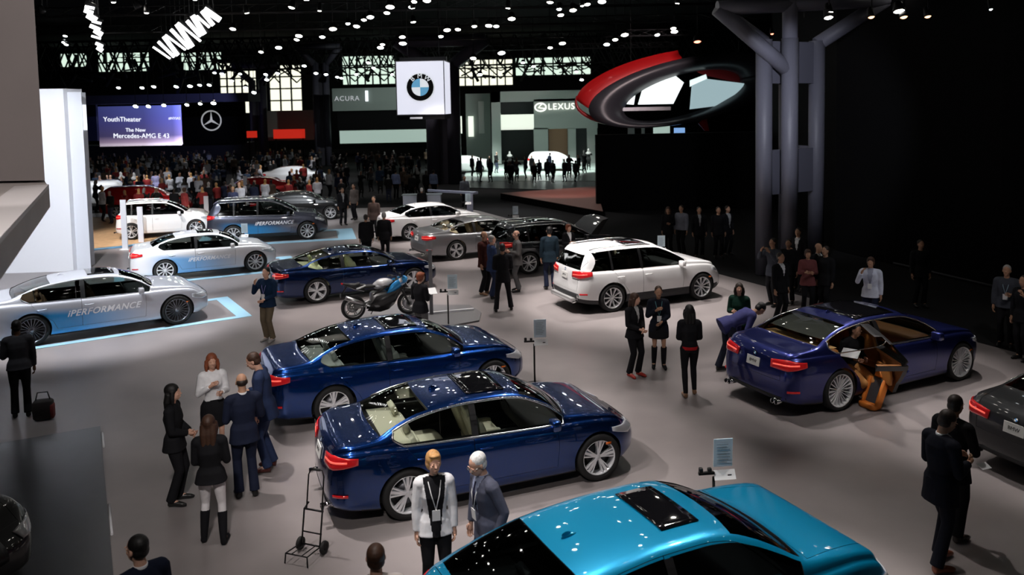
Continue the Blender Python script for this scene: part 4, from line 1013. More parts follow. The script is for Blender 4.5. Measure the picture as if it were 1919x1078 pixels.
for i, (u, v) in enumerate(FAR):
    y = 66. if v > 150 else 72.; x, zz = Z(u, v, y); lamp((x,y,zz), (x+(.9-1.8*((i*37) % 10)/10), y-5, 0), .16+.05*((i*29) % 5)/5, glowc, 13.2, 'small distant spotlight glowing in front of the hall windows', 'distant spotlights along the far booths')
for u, v, m, r in ((1554,25,glow,.17),(1553,34,glow,.20),(1512,32,glowc,.11),(1520,32,glowc,.12),(1633,33,glowo,.15),(1694,33,glowo,.17),(1685,22,glow,.24),(1739,32,glowo,.15),(1307,79,glowr,.16),(1857,18,glowc,.08),(1519,50,glowc,.07),(1447,64,glowr,.08)):
    x, zz = Z(u, v, 34 if u < 1540 else 40); 
    y = 34 if u < 1540 else 40
    if u > 1540: y = 12+16*(1919-u)/400; y = max(10.5, min(27.5, y)); y = 22.; x, zz = Z(u, v, y)
    lamp((x,y,zz), (x,y-3,0), r*.62 if u > 1540 else r, m, 13.2, '%s lamp glowing near the ceiling at the dark right side' % ('orange' if m is glowo else 'red' if m is glowr else 'white'), '%s lamps near the ceiling at the right' % ('orange' if m is glowo else 'red' if m is glowr else 'white'))
# rows of bright strip lights, upper left
def strip_row(pts, ang, ln, lab, grp):
    for i, (u, v, k) in enumerate(pts):
        x, y = G(u, v, 8.6); o = empty('strip_light', (x,y,8.6), 0, lab, 'light', grp); q = MB(); L = ln*k*y/1520; q.box((0,0,.0), (L*(.8+.4*((i*29) % 7)/7),.12*y/45,.08+.05*(i % 3)), M=Matrix.Rotation(math.radians(ang+((i*37) % 11-5)*2.4), 3, 'Y')); q.build('tube_diffuser', mat('strip_glow', (1,1,1), .4, emit=(1,1,1), es=5), o)
        q = MB(); q.box((0,.10,.09), (L*1.04,.12,.14), M=Matrix.Rotation(math.radians(ang), 3, 'Y')); q.tube([(0,.1,.1),(0,.1,4.6)], .02, 4); q.build('housing', can, o)
strip_row([(303+i*8.6, 99-i*6.5, 1.1 if i < 9 else .8) for i in range(12)], 48, 42, 'slanted white strip light in the diagonal row under the ceiling', 'diagonal row of strip lights, upper left')
strip_row([(168,14,1.),(166,22,.9),(172,33,1.),(181,42,.8),(178,52,.9),(184,61,.7),(180,70,.7),(186,84,.8),(187,92,.6)], 25, 20, 'white strip light in the vertical row at the upper left', 'upright row of strip lights, upper left')
# ---- far booths
def panel(name, u0, v0, u1, v1, y, m, d=.3, parent=None, label=None, cat=None):
    (xa, zt), (xb, zb) = Z(u0,v0,y), Z(u1,v1,y); b = MB(); b.box(((xa+xb)/2, y+d/2, (zt+zb)/2), (xb-xa, d, zt-zb)); o = b.build(name, m, parent); return tag(o, label, cat)
def atp(u, v, y): x, z = Z(u, v, y); return Vector((x, y, z))
stg = empty('stage', (0,0,0), 0, 'far stage with bluish video screen and black wall bearing a three-pointed star', 'stage')
Y = 81.
scr = mat('video_screen', (.05,.05,.08), .4); nt = scr.node_tree; bs = nt.nodes['Principled BSDF']; tc = nt.nodes.new('ShaderNodeTexCoord'); sp_ = nt.nodes.new('ShaderNodeSeparateXYZ'); nt.links.new(tc.outputs['Generated'], sp_.inputs[0])
def ramp(src, stops):
    r = nt.nodes.new('ShaderNodeValToRGB'); e = r.color_ramp.elements
    while len(e) < len(stops): e.new(.5)
    for q, (p, c) in zip(e, stops): q.position = p; q.color = (*c, 1)
    nt.links.new(src, r.inputs['Fac']); return r
r1 = ramp(sp_.outputs['Z'], [(0,(.75,.65,.70)),(.10,(.30,.22,.30)),(.25,(.06,.05,.12)),(.6,(.05,.05,.17)),(1,(.05,.06,.20))]); r2 = ramp(sp_.outputs['X'], [(0,(.55,.55,.6)),(.55,(1,1,1.1)),(.9,(2.2,2.3,2.8)),(1,(5,5,6))])
mx = nt.nodes.new('ShaderNodeMix'); mx.data_type = 'RGBA'; mx.blend_type = 'MULTIPLY'; mx.inputs['Factor'].default_value = 1; nt.links.new(r1.outputs[0], mx.inputs['A']); nt.links.new(r2.outputs[0], mx.inputs['B']); nt.links.new(mx.outputs['Result'], bs.inputs['Emission Color']); bs.inputs['Emission Strength'].default_value = 1.25
so = panel('screen', 183,200,341,272,Y,scr,.2,stg)
txt = mat('screen_text', (1,1,1), .5, emit=(.9,.93,1), es=1.3)
for t_, u, v, sz in (('YouthTheater',229,224,.66),('The New',254,244,.52),('Mercedes-AMG E 43',265,255,.66),('#NYIAS',327,222,.36)):
    put_text('screen_caption', t_, sz, frame(atp(u,v,Y-.03), (1,0,-.02), (0,0,1)), txt, so, .01)
panel('star_wall', 341,186,460,268,Y-.3,black,.5,stg); panel('side_wall', 140,192,183,264,Y-1,mat('navy_panel', (.07,.08,.20), .6),.3,stg); panel('stage_floor', 140,274,470,300,Y,mat('stage_front', (.02,.02,.03), .6),3,stg)
panel('canopy', 140,180,465,190,Y-4,mat('canopy_blue', (.06,.06,.12), .6),3.8,stg)
sc_ = atp(396,226,Y-.4); R_ = (Z(414,226,Y)[0]-Z(396,226,Y)[0]); b = MB(); star = mat('star_silver', (.7,.7,.72), .3, .4, emit=(.85,.87,.9), es=.35)
b.tube([sc_+Vector((R_*math.cos(a),0,R_*math.sin(a))) for a in np.linspace(0,2*PI,33)], R_*.07, 6, cap=False)
for k in range(3):
    a = PI/2+2*PI*k/3; tip = sc_+Vector((R_*math.cos(a),0,R_*math.sin(a))); n1 = Vector((math.cos(a+PI/2),0,math.sin(a+PI/2)))*R_*.14; b.add([sc_-n1*1.0-Vector((0,0,0)), tip, sc_+n1, sc_+Vector((0,-.15,0))], [(0,3,1),(3,2,1),(0,1,2)])
b.build('star_emblem', star, stg)
red = mat('red_banner', (.4,.01,.01), .5, emit=(1,.04,.02), es=.45)
for (u0,v0,u1,v1,lb) in ((462,246,481,258,'short red lit banner right of the star wall'),(512,243,571,259,'wide red lit banner below the tall hall window')): 
    o = panel('banner', u0,v0,u1,v1,80,red,.2,None,lb,'banner'); (xa, _), (xb, zb_) = Z(u0,v0,80), Z(u1,v1,80); q = MB()
    for x in (xa+.2, xb-.2): q.box((x,80.15,zb_/2), (.12,.1,zb_))
    q.build('banner_posts', steel, o)
gw = mat('booth_grey', (.42,.46,.43), .6); gw2 = mat('booth_grey_dark', (.22,.26,.24), .6)
panel('partition', 500,208,590,262,83,gw2,.3,None,'grey-green partition behind the wide red banner','partition')
bo_ = empty('booth', (0,0,0), 0, 'grey-green booth with pale lettering left of the hanging lightbox sign', 'booth'); panel('fascia', 622,166,745,206,74,gw2,.4,bo_); panel('soffit', 632,206,802,242,74.2,black,.4,bo_); panel('lit_back_wall', 636,238,802,266,79,mat('lit_white', (.6,.65,.6), .5, emit=(.75,1,.88), es=.42),.3,bo_); panel('light_bar', 684,170,690,190,73.8,mat('edge_lit', (.8,.8,.8), .4),.1,bo_)
put_text('fascia_letters', 'ACURA', .62, frame(atp(650,185,73.9), (1,0,0), (0,0,1)), mat('letters_pale', (.6,.6,.62), .5, emit=(.7,.7,.75), es=.4), bo_, .02, 0, 1.15)
bx = empty('booth', (0,0,0), 0, 'pale booth facade with oval emblem and lit lettering at the far right', 'booth')
Yb = 74
for (u0,v0,u1,v1) in ((920,172,940,307),(920,172,1120,188),(1000,186,1120,240),(1000,240,1028,307),(1064,240,1080,307),(1100,240,1120,307)): panel('facade_panel', u0,v0,u1,v1,Yb,gw,.5,bx)
panel('upper_recess', 938,186,1002,214,Yb+1,mat('recess_dark', (.02,.025,.025), .6),.3,bx); panel('lit_interior', 936,213,1002,262,Yb+3,mat('lit_interior', (.7,.75,.65), .5, emit=(.92,1,.86), es=.9),.3,bx); panel('lower_recess', 936,244,1002,300,Yb+2.5,mat('recess_dark',(0,0,0)),.3,bx)
panel('brown_door', 1028,239,1066,300,Yb+.6,mat('brown_door', (.30,.17,.10), .6),.2,bx); panel('dark_door', 1078,239,1101,300,Yb+.6,mat('recess_dark',(0,0,0)),.2,bx)
panel('side_return', 872,176,921,300,Yb+3,gw2,.4,bx); panel('lit_slot', 896,190,908,250,Yb+2.8,gw,.1,bx); panel('lit_slot', 877,218,888,256,Yb+2.8,mat('lit_interior',(0,0,0)),.1,bx); panel('lit_slot', 858,218,866,250,Yb+2.8,mat('lit_interior',(0,0,0)),.1,bx)
lx = mat('letters_lit', (.9,.9,.85), .4, emit=(1,1,.92), es=1.3); put_text('sign_letters', 'LEXUS', .80, frame(atp(1052,200,Yb-.1), (1,0,.0), (0,0,1)), lx, bx, .03, 0, 1.1)
b = MB(); c_ = atp(1013,201,Yb-.1); b.tube([c_+Vector((.50*math.cos(a),0,.36*math.sin(a))) for a in np.linspace(0,2*PI,25)], .055, 6, cap=False); b.tube([c_+Vector((.15,0,.33)), c_+Vector((-.2,0,-.05)), c_+Vector((.36,0,-.12))], .05, 6); b.build('sign_emblem', lx, bx)
fl = slab('booth_floor', [G(868,340),G(1120,340),(12,80),(-4.2,80)], -.02, .04, mat('booth_floor_white', (.52,.60,.56), .25)); tag(fl, 'bright white glossy floor under the two distant white cars', 'floor panel')
fl = slab('booth_floor', [G(868,352),G(1120,358),(6,58.5),(-4,58.5)], -.02, .02, mat('booth_floor_dark', (.02,.025,.025), .35)); tag(fl, 'dark strip of floor in front of the bright distant booth', 'floor panel')
ra_, rb_, rc_ = G(938,362,.35), G(1117,349,.35), G(1130,396,.35); rp = empty('raised_floor', (ra_[0],ra_[1],0), 0, 'raised reddish-taupe booth floor left of the black wall', 'platform')
sb = Vector((ra_[0],ra_[1],0)); b = MB(); b.prism([(p[0]-sb.x,p[1]-sb.y) for p in (ra_,rc_,rb_)], 0, .33); b.build('platform_base', black, rp)
b = MB(); b.prism([(p[0]-sb.x,p[1]-sb.y) for p in (ra_,rc_,rb_)], .33, .35); b.build('platform_top', mat('taupe_red', (.26,.14,.12), .5), rp)
# ---- hanging ring with screens, right of centre
Yr = 52.; pxm = Yr/CF
ring = empty('hanging_ring', (*[Z(1290,165,Yr)[0]], Yr, Z(1290,165,Yr)[1]), 0, 'big dark oval ring with red edge and bright screens hanging above black wall', 'hanging sign')
O = Vector(ring.location)
def el(cu, cv, ru, rv, tilt, dy, n=64, sq=1.0):
    c_ = Vector(((cu-1290)*pxm, dy, -(cv-165)*pxm)); out = []
    for i in range(n+1):
        a = 2*PI*i/n; x, z = ru*math.cos(a)*pxm, rv*math.sin(a)*pxm; t = math.radians(tilt); out.append(c_+Vector((x*math.cos(t)-z*math.sin(t), 0, x*math.sin(t)+z*math.cos(t))))
    return out
gloss = mat('ring_black', (.035,.035,.042), .35, spec=.6); redg = mat('ring_red', (.50,.010,.012), .35, coat=.4); chrm = mat('ring_trim', (.75,.75,.78), .2, .8)
E1, E2, E2b = el(1290,169,190,60,11,0), el(1288,178,120,41,15,.9), el(1288,178,118,40,15,2.2)
b = MB(); mid = [(a+c)/2+Vector((0,-.45,0)) for a, c in zip(E1, E2)]; b.sheet([[tuple(p) for p in r_] for r_ in (E1, mid, E2, E2b)][::-1], .05); b.build('ring_face', gloss, ring)
E0 = el(1283,161,204,68,8,.5); i0, i1 = 16, 32
b = MB(); b.sheet([[tuple(p) for p in r_[i0:i1]] for r_ in (E1, [a+(c-a)*.5+Vector((0,.3,0)) for a, c in zip(E1, E0)], E0)], .05); b.build('ring_band', redg, ring)
b = MB(); b.tube(E0[30:46], [.05+.09*math.sin(PI*k/15) for k in range(16)], 6); b.build('rim_hoop', redg, ring)
b = MB(); b.tube(el(1290,196,112,32,12,.8)[34:62], .10, 6); b.build('trim_arc', chrm, ring)
wsn = mat('ring_screen', (.8,.85,.85), .4, emit=(.85,1,.98), es=.95); bsn = mat('ring_screen_blue', (.4,.55,.6), .4, emit=(.42,.58,.62), es=.75)
def rpoly(name, pts, dy, m):
    b = MB(); vs = [((u-1290)*pxm*(1+dy/Yr), -(v-165)*pxm) for u, v in pts]; b.prism(vs, dy, dy+.08, axis='y'); b.build(name, m, ring)
rpoly('screen_panel', [(1202,194),(1213,157),(1268,137),(1288,154),(1268,194)], 1.0, wsn); rpoly('screen_panel', [(1175,192),(1199,166),(1194,194)], 1.0, wsn)
rpoly('screen_panel', [(1300,150),(1330,139),(1332,148),(1300,162)], 1.1, wsn); rpoly('screen_panel', [(1298,205),(1302,160),(1330,148),(1400,158),(1394,172),(1345,200)], .85, bsn)
rpoly('shelf_edge', [(1170,199),(1262,199),(1262,206),(1170,206)], .8, chrm)
b = MB(); b.sheet([[tuple(Vector((x*pxm, .3+k*.5, -(v-165)*pxm))) for x, v in ((20,150),(60,122),(125,118))] for k in range(2) for _ in (0,)], .05); 
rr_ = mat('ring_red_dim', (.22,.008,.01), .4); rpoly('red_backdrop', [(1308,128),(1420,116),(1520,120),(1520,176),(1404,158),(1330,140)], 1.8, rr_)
rpoly('red_fin', [(1310,232),(1322,219),(1333,212),(1326,226),(1330,246),(1322,246)], .2, redg)
for t in (-3.5, 3.5): b = MB(); b.tube([(t,1,1.8),(t,1,13.2-O.z)], .03, 4); b.build('suspension_cable', steel, ring)
for (u0,v0,u1,v1,m,lb) in ((1177,236,1190,345,gw,'small grey lit sign peeping over the black wall'),(1203,236,1209,345,gw,'narrow pale sign peeping over the black wall'),(1225,236,1256,345,mat('lit_white',(0,0,0)),'pale greenish lit sign under the ring above the black wall'),(1264,240,1284,345,mat('blue_sign', (.1,.25,.6), .5, emit=(.3,.55,1), es=.7),'small blue lit sign under the hanging ring')): panel('booth_sign', u0,v0,u1,v1,56,m,.2,None,lb,'sign')
# ---- hanging lightbox with the roundel
Ys = 30.; (xa, zt), (xb, zb) = Z(741,115,Ys), Z(834,214,Ys); sb = empty('lightbox_sign', ((xa+xb)/2,Ys,(zt+zb)/2), math.radians(-3), 'white cube lightbox with round blue and white emblem hanging in the centre', 'sign')
Wd = xb-xa; b = MB(); b.box((0,Wd/2,0), (Wd,Wd,zt-zb)); b.build('light_cube', mat('lightbox', (.8,.8,.85), .4, emit=(.84,.86,1), es=.80), sb)
b = MB(); 
for s in (-1, 1):
    b.box((s*Wd/2,Wd/2,zt*0+(zt-zb)/2), (.03,Wd,.03)); b.box((0,-.0,s*(zt-zb)/2), (Wd+.03,.03,.03)); b.box((s*Wd/2,0,0), (.03,.03,zt-zb))
b.build('frame', mat('frame_grey', (.3,.3,.33), .4, .5), sb)
BM = dict(dark=mat('emblem_black', (.004,.004,.004), .4), rblue=mat('emblem_blue', (.13,.45,.78), .4, emit=(.2,.55,.85), es=.45), rwhite=mat('emblem_white', (.85,.9,.95), .4, emit=(.9,.95,1), es=.65), chrome=mat('emblem_white',(0,0,0)))
er = Wd*.30; eo, T = roundel((0,-.03,.02), (0,-1,0), er, sb, BM, 'emblem')
for ch, a in (('B',132),('M',90),('W',48)):
    aa = math.radians(a); c_ = Vector((.77*er*math.cos(aa),-.05,.02+.77*er*math.sin(aa))); up_ = Vector((math.cos(aa),0,math.sin(aa))); put_text('emblem_letter', ch, er*.46, frame(c_, (up_.z,0,-up_.x), up_), mat('emblem_white',(0,0,0)), eo, .006)
b = MB(); b.box((0,Wd/2,-(zt-zb)/2-.10), (Wd*.98,Wd*.98,.16)); b.build('speaker_base', black, sb); b = MB(); b.box((-.18,-.0,-(zt-zb)/2-.12), (.46,.02,.07)); b.build('name_strip', mat('strip_grey', (.4,.4,.42), .4, emit=(.6,.6,.65), es=.5), sb)
for s in (-1, 1): b = MB(); b.tube([(s*.6,Wd/2,(zt-zb)/2),(s*.6,Wd/2,9.4-sb.location.z)], .015, 4); b.build('suspension_cable', steel, sb)
b = MB(); b.box((0,Wd/2,(zt-zb)/2+.10), (Wd,.3,.16)); b.build('hanging_bar', steel, sb)

# ------------------------------------------------------------------ materials and car specs
def base_mats():
    return dict(dark=mat('black_plastic',(.012,.012,.013),.45), inner=mat('cabin_dark',(.02,.02,.022),.7), seat=mat('black_leather',(.025,.025,.027),.5),
        glass=glass_mat('car_glass',(.62,.68,.66)), glassfar=mat('far_glass',(.01,.012,.014),.08), tyre=mat('rubber',(.012,.012,.012),.75), rim=mat('alloy',(.78,.79,.81),.3,.3,.5),
        disc=mat('brake_steel',(.10,.10,.11),.4,.8), lamp_red=mat('red_lens',(.50,.010,.014),.12,coat=1,emit=(1,.03,.03),es=.06), lamp_strip=mat('red_light_strip',(1,.1,.08),.3,emit=(1,.15,.1),es=.6),
        lamp_clear=mat('clear_lens',(.55,.57,.60),.08,.3,coat=1), amber=mat('amber_lens',(.6,.12,.01),.2,coat=1), chrome=mat('chrome',(.8,.8,.82),.12,1),
        windowtrim=mat('satin_chrome',(.75,.76,.78),.22,1), plate=mat('plate_white',(.75,.75,.72),.4), trim=mat('dark_cladding',(.02,.02,.022),.6), roofglass=mat('roof_glass',(.004,.004,.005),.05,coat=1),
        rblue=mat('badge_blue',(.05,.3,.75),.3), rwhite=mat('badge_white',(.85,.85,.85),.3))
def carmats(nm, col, metal=.55, rough=.35, **kw):
    d = base_mats(); d['paint'] = mat('paint_'+nm, col, rough, metal, coat=1.); d.update(kw); return d
def livery(nm, base, metal, strength=1.):
    """metallic paint with the printed blue fade low on the rear doors"""
    m = mat('paint_'+nm, base, .33, metal, coat=1.); nt = m.node_tree; b = nt.nodes['Principled BSDF']; tc = nt.nodes.new('ShaderNodeTexCoord'); s = nt.nodes.new('ShaderNodeSeparateXYZ'); nt.links.new(tc.outputs['Object'], s.inputs[0])
    def mr(src, a, b_, inv=False):
        n = nt.nodes.new('ShaderNodeMapRange'); n.interpolation_type = 'SMOOTHSTEP'; n.inputs['From Min'].default_value = a; n.inputs['From Max'].default_value = b_
        if inv: n.inputs['To Min'].default_value = 1; n.inputs['To Max'].default_value = 0
        nt.links.new(src, n.inputs['Value']); return n.outputs[0]
    def mul(a, c): n = nt.nodes.new('ShaderNodeMath'); n.operation = 'MULTIPLY'; nt.links.new(a, n.inputs[0]); nt.links.new(c, n.inputs[1]); return n.outputs[0]
    # slanted top edge: z + .12*x
    sl = nt.nodes.new('ShaderNodeMath'); sl.operation = 'MULTIPLY_ADD'; sl.inputs[1].default_value = .10; nt.links.new(s.outputs['X'], sl.inputs[0]); nt.links.new(s.outputs['Z'], sl.inputs[2])
    f = mul(mul(mr(s.outputs['X'], -.7, .3), mr(s.outputs['X'], .7, 2.9, True)), mr(sl.outputs[0], .70, .92, True))
    g = nt.nodes.new('ShaderNodeMath'); g.operation = 'MULTIPLY'; g.inputs[1].default_value = strength; nt.links.new(f, g.inputs[0])
    mx = nt.nodes.new('ShaderNodeMix'); mx.data_type = 'RGBA'; mx.inputs['A'].default_value = (*base, 1); mx.inputs['B'].default_value = (.02, .32, .72, 1); nt.links.new(g.outputs[0], mx.inputs['Factor']); nt.links.new(mx.outputs['Result'], b.inputs['Base Color'])
    d = base_mats(); d['paint'] = m; return d
def decal(o, text, x0, z0, size, m, parent):
    """lettering laid onto the right-hand body side"""
    me = text_mesh(text, size, 0.0, .35, 1.08, 'LEFT', .022); bm = bmesh.new(); bm.from_mesh(me); bmesh.ops.subdivide_edges(bm, edges=bm.edges, cuts=1)
    for v in bm.verts:
        x, z = x0+v.co.x, z0+v.co.y; h = o['ray']((x, -2., z), (0, 1, 0)); v.co = (x, (h[0].y if h[0] else -.9)-.007, z)
    bm.to_mesh(me); bm.free(); me.materials.clear(); me.materials.append(m); return link('door_lettering', me, parent)
def place(o, x, y, deg, label, group=None, cat='car'):
    r = o['root']; r.location = (x, y, 0); r.rotation_euler = (0, 0, math.radians(deg)); tag(r, label, cat, group); return o
ivory = mat('ivory_leather', (.62,.60,.48), .5); beige = mat('beige_leather', (.45,.36,.26), .5); tan = mat('cognac_leather', (.50,.20,.05), .45); redl = mat('red_leather', (.42,.02,.015), .45); sand = mat('sand_shelf', (.85,.55,.27), .6)
clear = glass_mat('clear_glass', (.80,.84,.80)); dkg = glass_mat('dark_glass', (.22,.25,.25))
# 3-series size, 5-series size, 7-series size and so on by measure only
# front blue saloon
s = spec('sedan', 2.81, 1.04, .78, 1.81, 1.43, r=.345, wheels='five', sunroof=(.95,1.52,.50), chr=.017)
place(build_car(s, carmats('deep_blue', (.005,.036,.17), .9, .24, seat=ivory, glass=clear)), -1.766, 11.176, 21.15, 'deep blue saloon with bright window surround and dark sunroof, nearest of the blue cars')
# second blue saloon
s = spec('sedan', 2.97, 1.11, .83, 1.86, 1.46, r=.35, wheels='five', sunroof=(1.05,1.65,.50), chrome=False)
place(build_car(s, carmats('royal_blue', (.004,.044,.22), .9, .24, seat=mat('grey_leather',(.30,.33,.32),.5), glass=clear)), -3.503, 14.411, 24.64, 'metallic royal blue saloon with silver five-spoke wheels, directly behind the nearest blue saloon')
# indigo saloon with open rear door
s = spec('sedan', 3.21, 1.15, .88, 1.90, 1.48, r=.365, wheels='multi', rimr=.80, sunroof=(.75,1.75,.60), chrome=True, quad=True, shelfz=.075)
m = carmats('indigo', (.026,.036,.19), .8, .28, seat=tan, inner=mat('cognac_trim', (.30,.12,.035), .6), glass=glass_mat('grey_glass', (.55,.58,.55)), shelf=sand)
b7 = place(build_car(s, m), 5.236, 14.644, 25.97, 'indigo limousine with cognac leather cabin, its near rear door open')
q = MB(); sh_ = b7['sh']; xs_ = np.linspace(s['rw'][0]+.34, s['rw'][1]-.04, 6); q.sheet([[tuple(sh_.S(x, t).reshape(3)-np.array((0,0,.05))) for t in np.linspace(9.7, 14.3, 9)] for x in xs_]); q.build('rear_blind', mat('blind_grey', (.10,.10,.095), .8), b7['root'])
d = b7['doors'][(1,-1)]; hx, hy = s['doors'][1][1], -.93; A = math.radians(62); Rz = Matrix.Rotation(A, 4, 'Z'); T_ = Matrix.Translation((hx, hy, 0)); d.matrix_local = T_ @ Rz @ T_.inverted()
d['label'] = 'open rear door with cognac inner lining'
q = MB(); q.rbox((.72,-.80,.62), (.62,.05,.30)); q.rbox((.72,-.83,.60), (.50,.09,.07)); q.build('door_lining', tan, d)
# white SUV
s = spec('suv', 2.81, .97, .88, 1.88, 1.66, r=.37, wheels='blade', sunroof=(.62,1.30,.58), clad=.40, gap=.05, chrome=False)
m = carmats('alpine_white', (.80,.80,.80), 0., .4, glass=glass_mat('smoke_glass', (.42,.46,.44)), seat=beige)
x3 = place(build_car(s, m), 2.2, 21.685, 23.27, 'white five-door SUV with dark lower cladding and open-glass roof')
q = MB(); q.box((-.98,0,.36), (.16,1.2,.10)); q.rbox((-1.02,.0,.33), (.10,1.1,.05)); q.build('skid_plate', mat('skid_silver', (.6,.6,.6), .35, .6), x3['root'])
# silver saloon with blue fade (long)
dw = mat('decal_white', (.95,.96,1.), .5)
s = spec('sedan', 3.21, 1.15, .88, 1.90, 1.48, r=.375, wheels='multi', rimr=.78, sunroof=(1.25,1.85,.50), chrome=True, hl=((0,.5,1),(.60,.58,.66),(.70,.73,.745),34,64))
m7 = livery('silver_fade', (.58,.59,.65), .35); m7['seat'] = mat('brown_leather', (.16,.08,.04), .5); m7['glass'] = glass_mat('smoke_glass2', (.45,.5,.48)); m7['rim'] = mat('dark_alloy', (.22,.23,.26), .3, .8); m7['mirror'] = mat('mirror_silver', (.5,.51,.56), .33, .35, 1)
p7 = place(build_car(s, m7), -11.842, 19.525, 32.31, 'long silver saloon with blue fade and slanted white door lettering, at the left edge')
decal(p7, 'iPERFORMANCE', .74, .66, .21, dw, p7['root'])
s = spec('sedan', 2.81, 1.04, .78, 1.81, 1.43, r=.345, wheels='blade', sunroof=(1.05,1.55,.50), chrome=False)
m3 = livery('pearl_fade', (.78,.78,.80), .2, .8); m3['glass'] = glass_mat('smoke_glass2', (0,0,0))
p3 = place(build_car(s, m3), -11.619, 26.634, 25.79, 'pearl white saloon with pale blue fade on its doors, behind the long silver saloon')
decal(p3, 'iPERFORMANCE', .70, .62, .17, dw, p3['root'])
s = spec('suv', 2.93, 1.09, .87, 1.94, 1.76, r=.38, wheels='blade', clad=.36, gap=.05)
m5 = livery('graphite_fade', (.055,.06,.085), .6, .9); m5['glass'] = glass_mat('smoke_glass2', (0,0,0))
p5 = place(build_car(s, m5), -11.669, 33.787, 14.27, 'dark graphite SUV with blue fade and white door lettering')
decal(p5, 'iPERFORMANCE', .85, .78, .20, dw, p5['root'])
# blue coupe behind motorcycle
s = spec('coupe', 2.855, 1.15, .89, 1.89, 1.37, r=.35, wheels='five', sunroof=(1.1,1.55,.45), chrome=False)
place(build_car(s, carmats('midnight_blue', (.005,.020,.085), .9, .24, seat=mat('cream_leather', (.75,.78,.52), .5), glass=clear)), -5.933, 23.26, 26.19, 'midnight blue coupe with cream seats behind the motorcycle')
# grey coupe, white fastback, dark crossover
s = spec('coupe', 2.855, 1.15, .89, 1.89, 1.37, r=.35, wheels='five', chrome=True)
place(build_car(s, carmats('space_grey', (.30,.30,.31), .7, glass=clear, seat=beige)), -2.45, 29.25, 27.5, 'silver-grey coupe between the white fastback and the dark crossover')
s = spec('sedan', 2.81, 1.05, .80, 1.83, 1.39, r=.345, wheels='double', chrome=True)
place(build_car(s, carmats('alpine_white', (.80,.80,.80), glass=dkg)), -4.62, 33.6, 28., 'white fastback saloon at the back, left of the grey coupe')
s = spec('suv', 2.76, .86, .84, 1.84, 1.60, r=.355, wheels='double', sunroof=(.3,1.3,.58), clad=.36, gap=.05)
x1 = place(build_car(s, carmats('black_metal', (.018,.020,.024), .6, glass=dkg)), .13, 26.6, 24., 'black crossover with raised bonnet beyond the standing men')
h = x1['hood']; hx, hz = s['hood'][0], .98; T_ = Matrix.Translation((hx, 0, hz)); h.matrix_local = T_ @ Matrix.Rotation(math.radians(-48), 4, 'Y') @ T_.inverted(); h['label'] = 'raised bonnet'
# compact electric hatch
s = spec('suv', 2.57, .65, .79, 1.78, 1.58, r=.35, wheels='double', clad=.25, chrome=False, plate_z=.60)
m = carmats('alpine_white', (.80,.80,.80), glass=dkg); i3 = place(build_car(s, m), -16.55, 35.1, 19., 'small white electric hatchback with black tail on the pale wood platform')
i3['root'].location.z = .03; i3['tailgate'].data.materials[0] = mat('gloss_black', (.01,.01,.012), .15, coat=1)
# teal coupe in front
s = spec('sedan', 2.81, .97, .95, 1.90, 1.615, r=.375, wheels='double', sunroof=(1.09,1.51,.40), chrome=False, finx=.36, clad=.38, Rf=.38, rw=(-.70,.20), win=[(-.02,-.30,.93),(.99,.99,2.34)], ws=(1.62,2.42),
    top=([-.97,-.93,-.85,-.70,-.45,-.15,.2,.55,.95,1.35,1.60,1.85,2.12,2.42,2.7,3.05,3.40,3.62,3.76], [1.08,1.15,1.165,1.185,1.275,1.41,1.53,1.585,1.612,1.608,1.575,1.475,1.335,1.19,1.165,1.12,1.03,.93,.82]),
    belt=([-.97,-.7,-.3,0,1.0,2.0,2.45,2.95,3.4,3.76], [1.06,1.08,1.075,1.06,1.03,1.02,1.04,1.03,.94,.78]), trunk=(-.66,.62,.66), hood=(2.46,3.55,.86))
m = carmats('teal', (.0,.27,.50), .5, .34, glass=glass_mat('dark_glass', (0,0,0)))
tc_ = place(build_car(s, m), .125, 6.90, 25.5, 'bright teal blue coupe-roofed crossover with dark sunroof in the foreground')
# charcoal car right edge, black car bottom left
s = spec('coupe', 2.81, 1.04, .78, 1.83, 1.38, r=.345, wheels='double', chrome=True)
place(build_car(s, carmats('charcoal', (.045,.047,.050), .6, seat=redl, glass=clear)), 7.909, 11.443, 21.8, 'charcoal coupe with red seats cut by the right edge')
s = spec('sedan', 2.81, 1.04, .78, 1.81, 1.43, r=.345, wheels='double', chrome=True)
o = place(build_car(s, carmats('black_gloss', (.006,.007,.008), .3)), -9.1, 9.45, -18, 'glossy black car nose at the lower left corner'); o['root'].location.z = .05
# ---- far cars (simple, still whole cars)
def far(kind, dims, nm, col, x, y, deg, label, **kw):
    s = spec(kind, *dims, r=.34, wheels='double', chrome=False, **kw); return place(build_car(s, carmats(nm, col, .1 if sum(col) > 1.5 else .5), full=False), x, y, deg, label)
D3, DS = (2.81, 1.04, .78, 1.81, 1.43), (2.76, .9, .84, 1.84, 1.60)
far('suv', DS, 'alpine_white', (.8,.8,.8), -23.2, 46.5, 200, 'white SUV far behind the small hatchback beside the white display wall')
far('suv', DS, 'signal_red', (.45,.008,.01), -20.7, 42.5, 15, 'small red hatchback half hidden behind the white electric hatchback')
far('coupe', D3, 'signal_red', (.45,.008,.01), -14.5, 49.4, 195, 'low red sports car in the crowd left of the white far coupe')
far('coupe', D3, 'alpine_white', (.8,.8,.8), -16.8, 57.7, 10, 'white coupe in the crowd behind the graphite SUV')
far('coupe', D3, 'black_gloss2', (.01,.011,.012), -11.9, 39.9, 12, 'black coupe directly behind the graphite SUV')
x, y = G(915,325); far('coupe', D3, 'alpine_white', (.8,.8,.8), x-1, y+1.5, 200, 'white saloon with people around on the bright far floor, left of the other')
x, y = G(1015,322); far('suv', DS, 'alpine_white', (.8,.8,.8), x-.2, y+1., -8, 'white hatchback on the bright far floor beside the black wall')
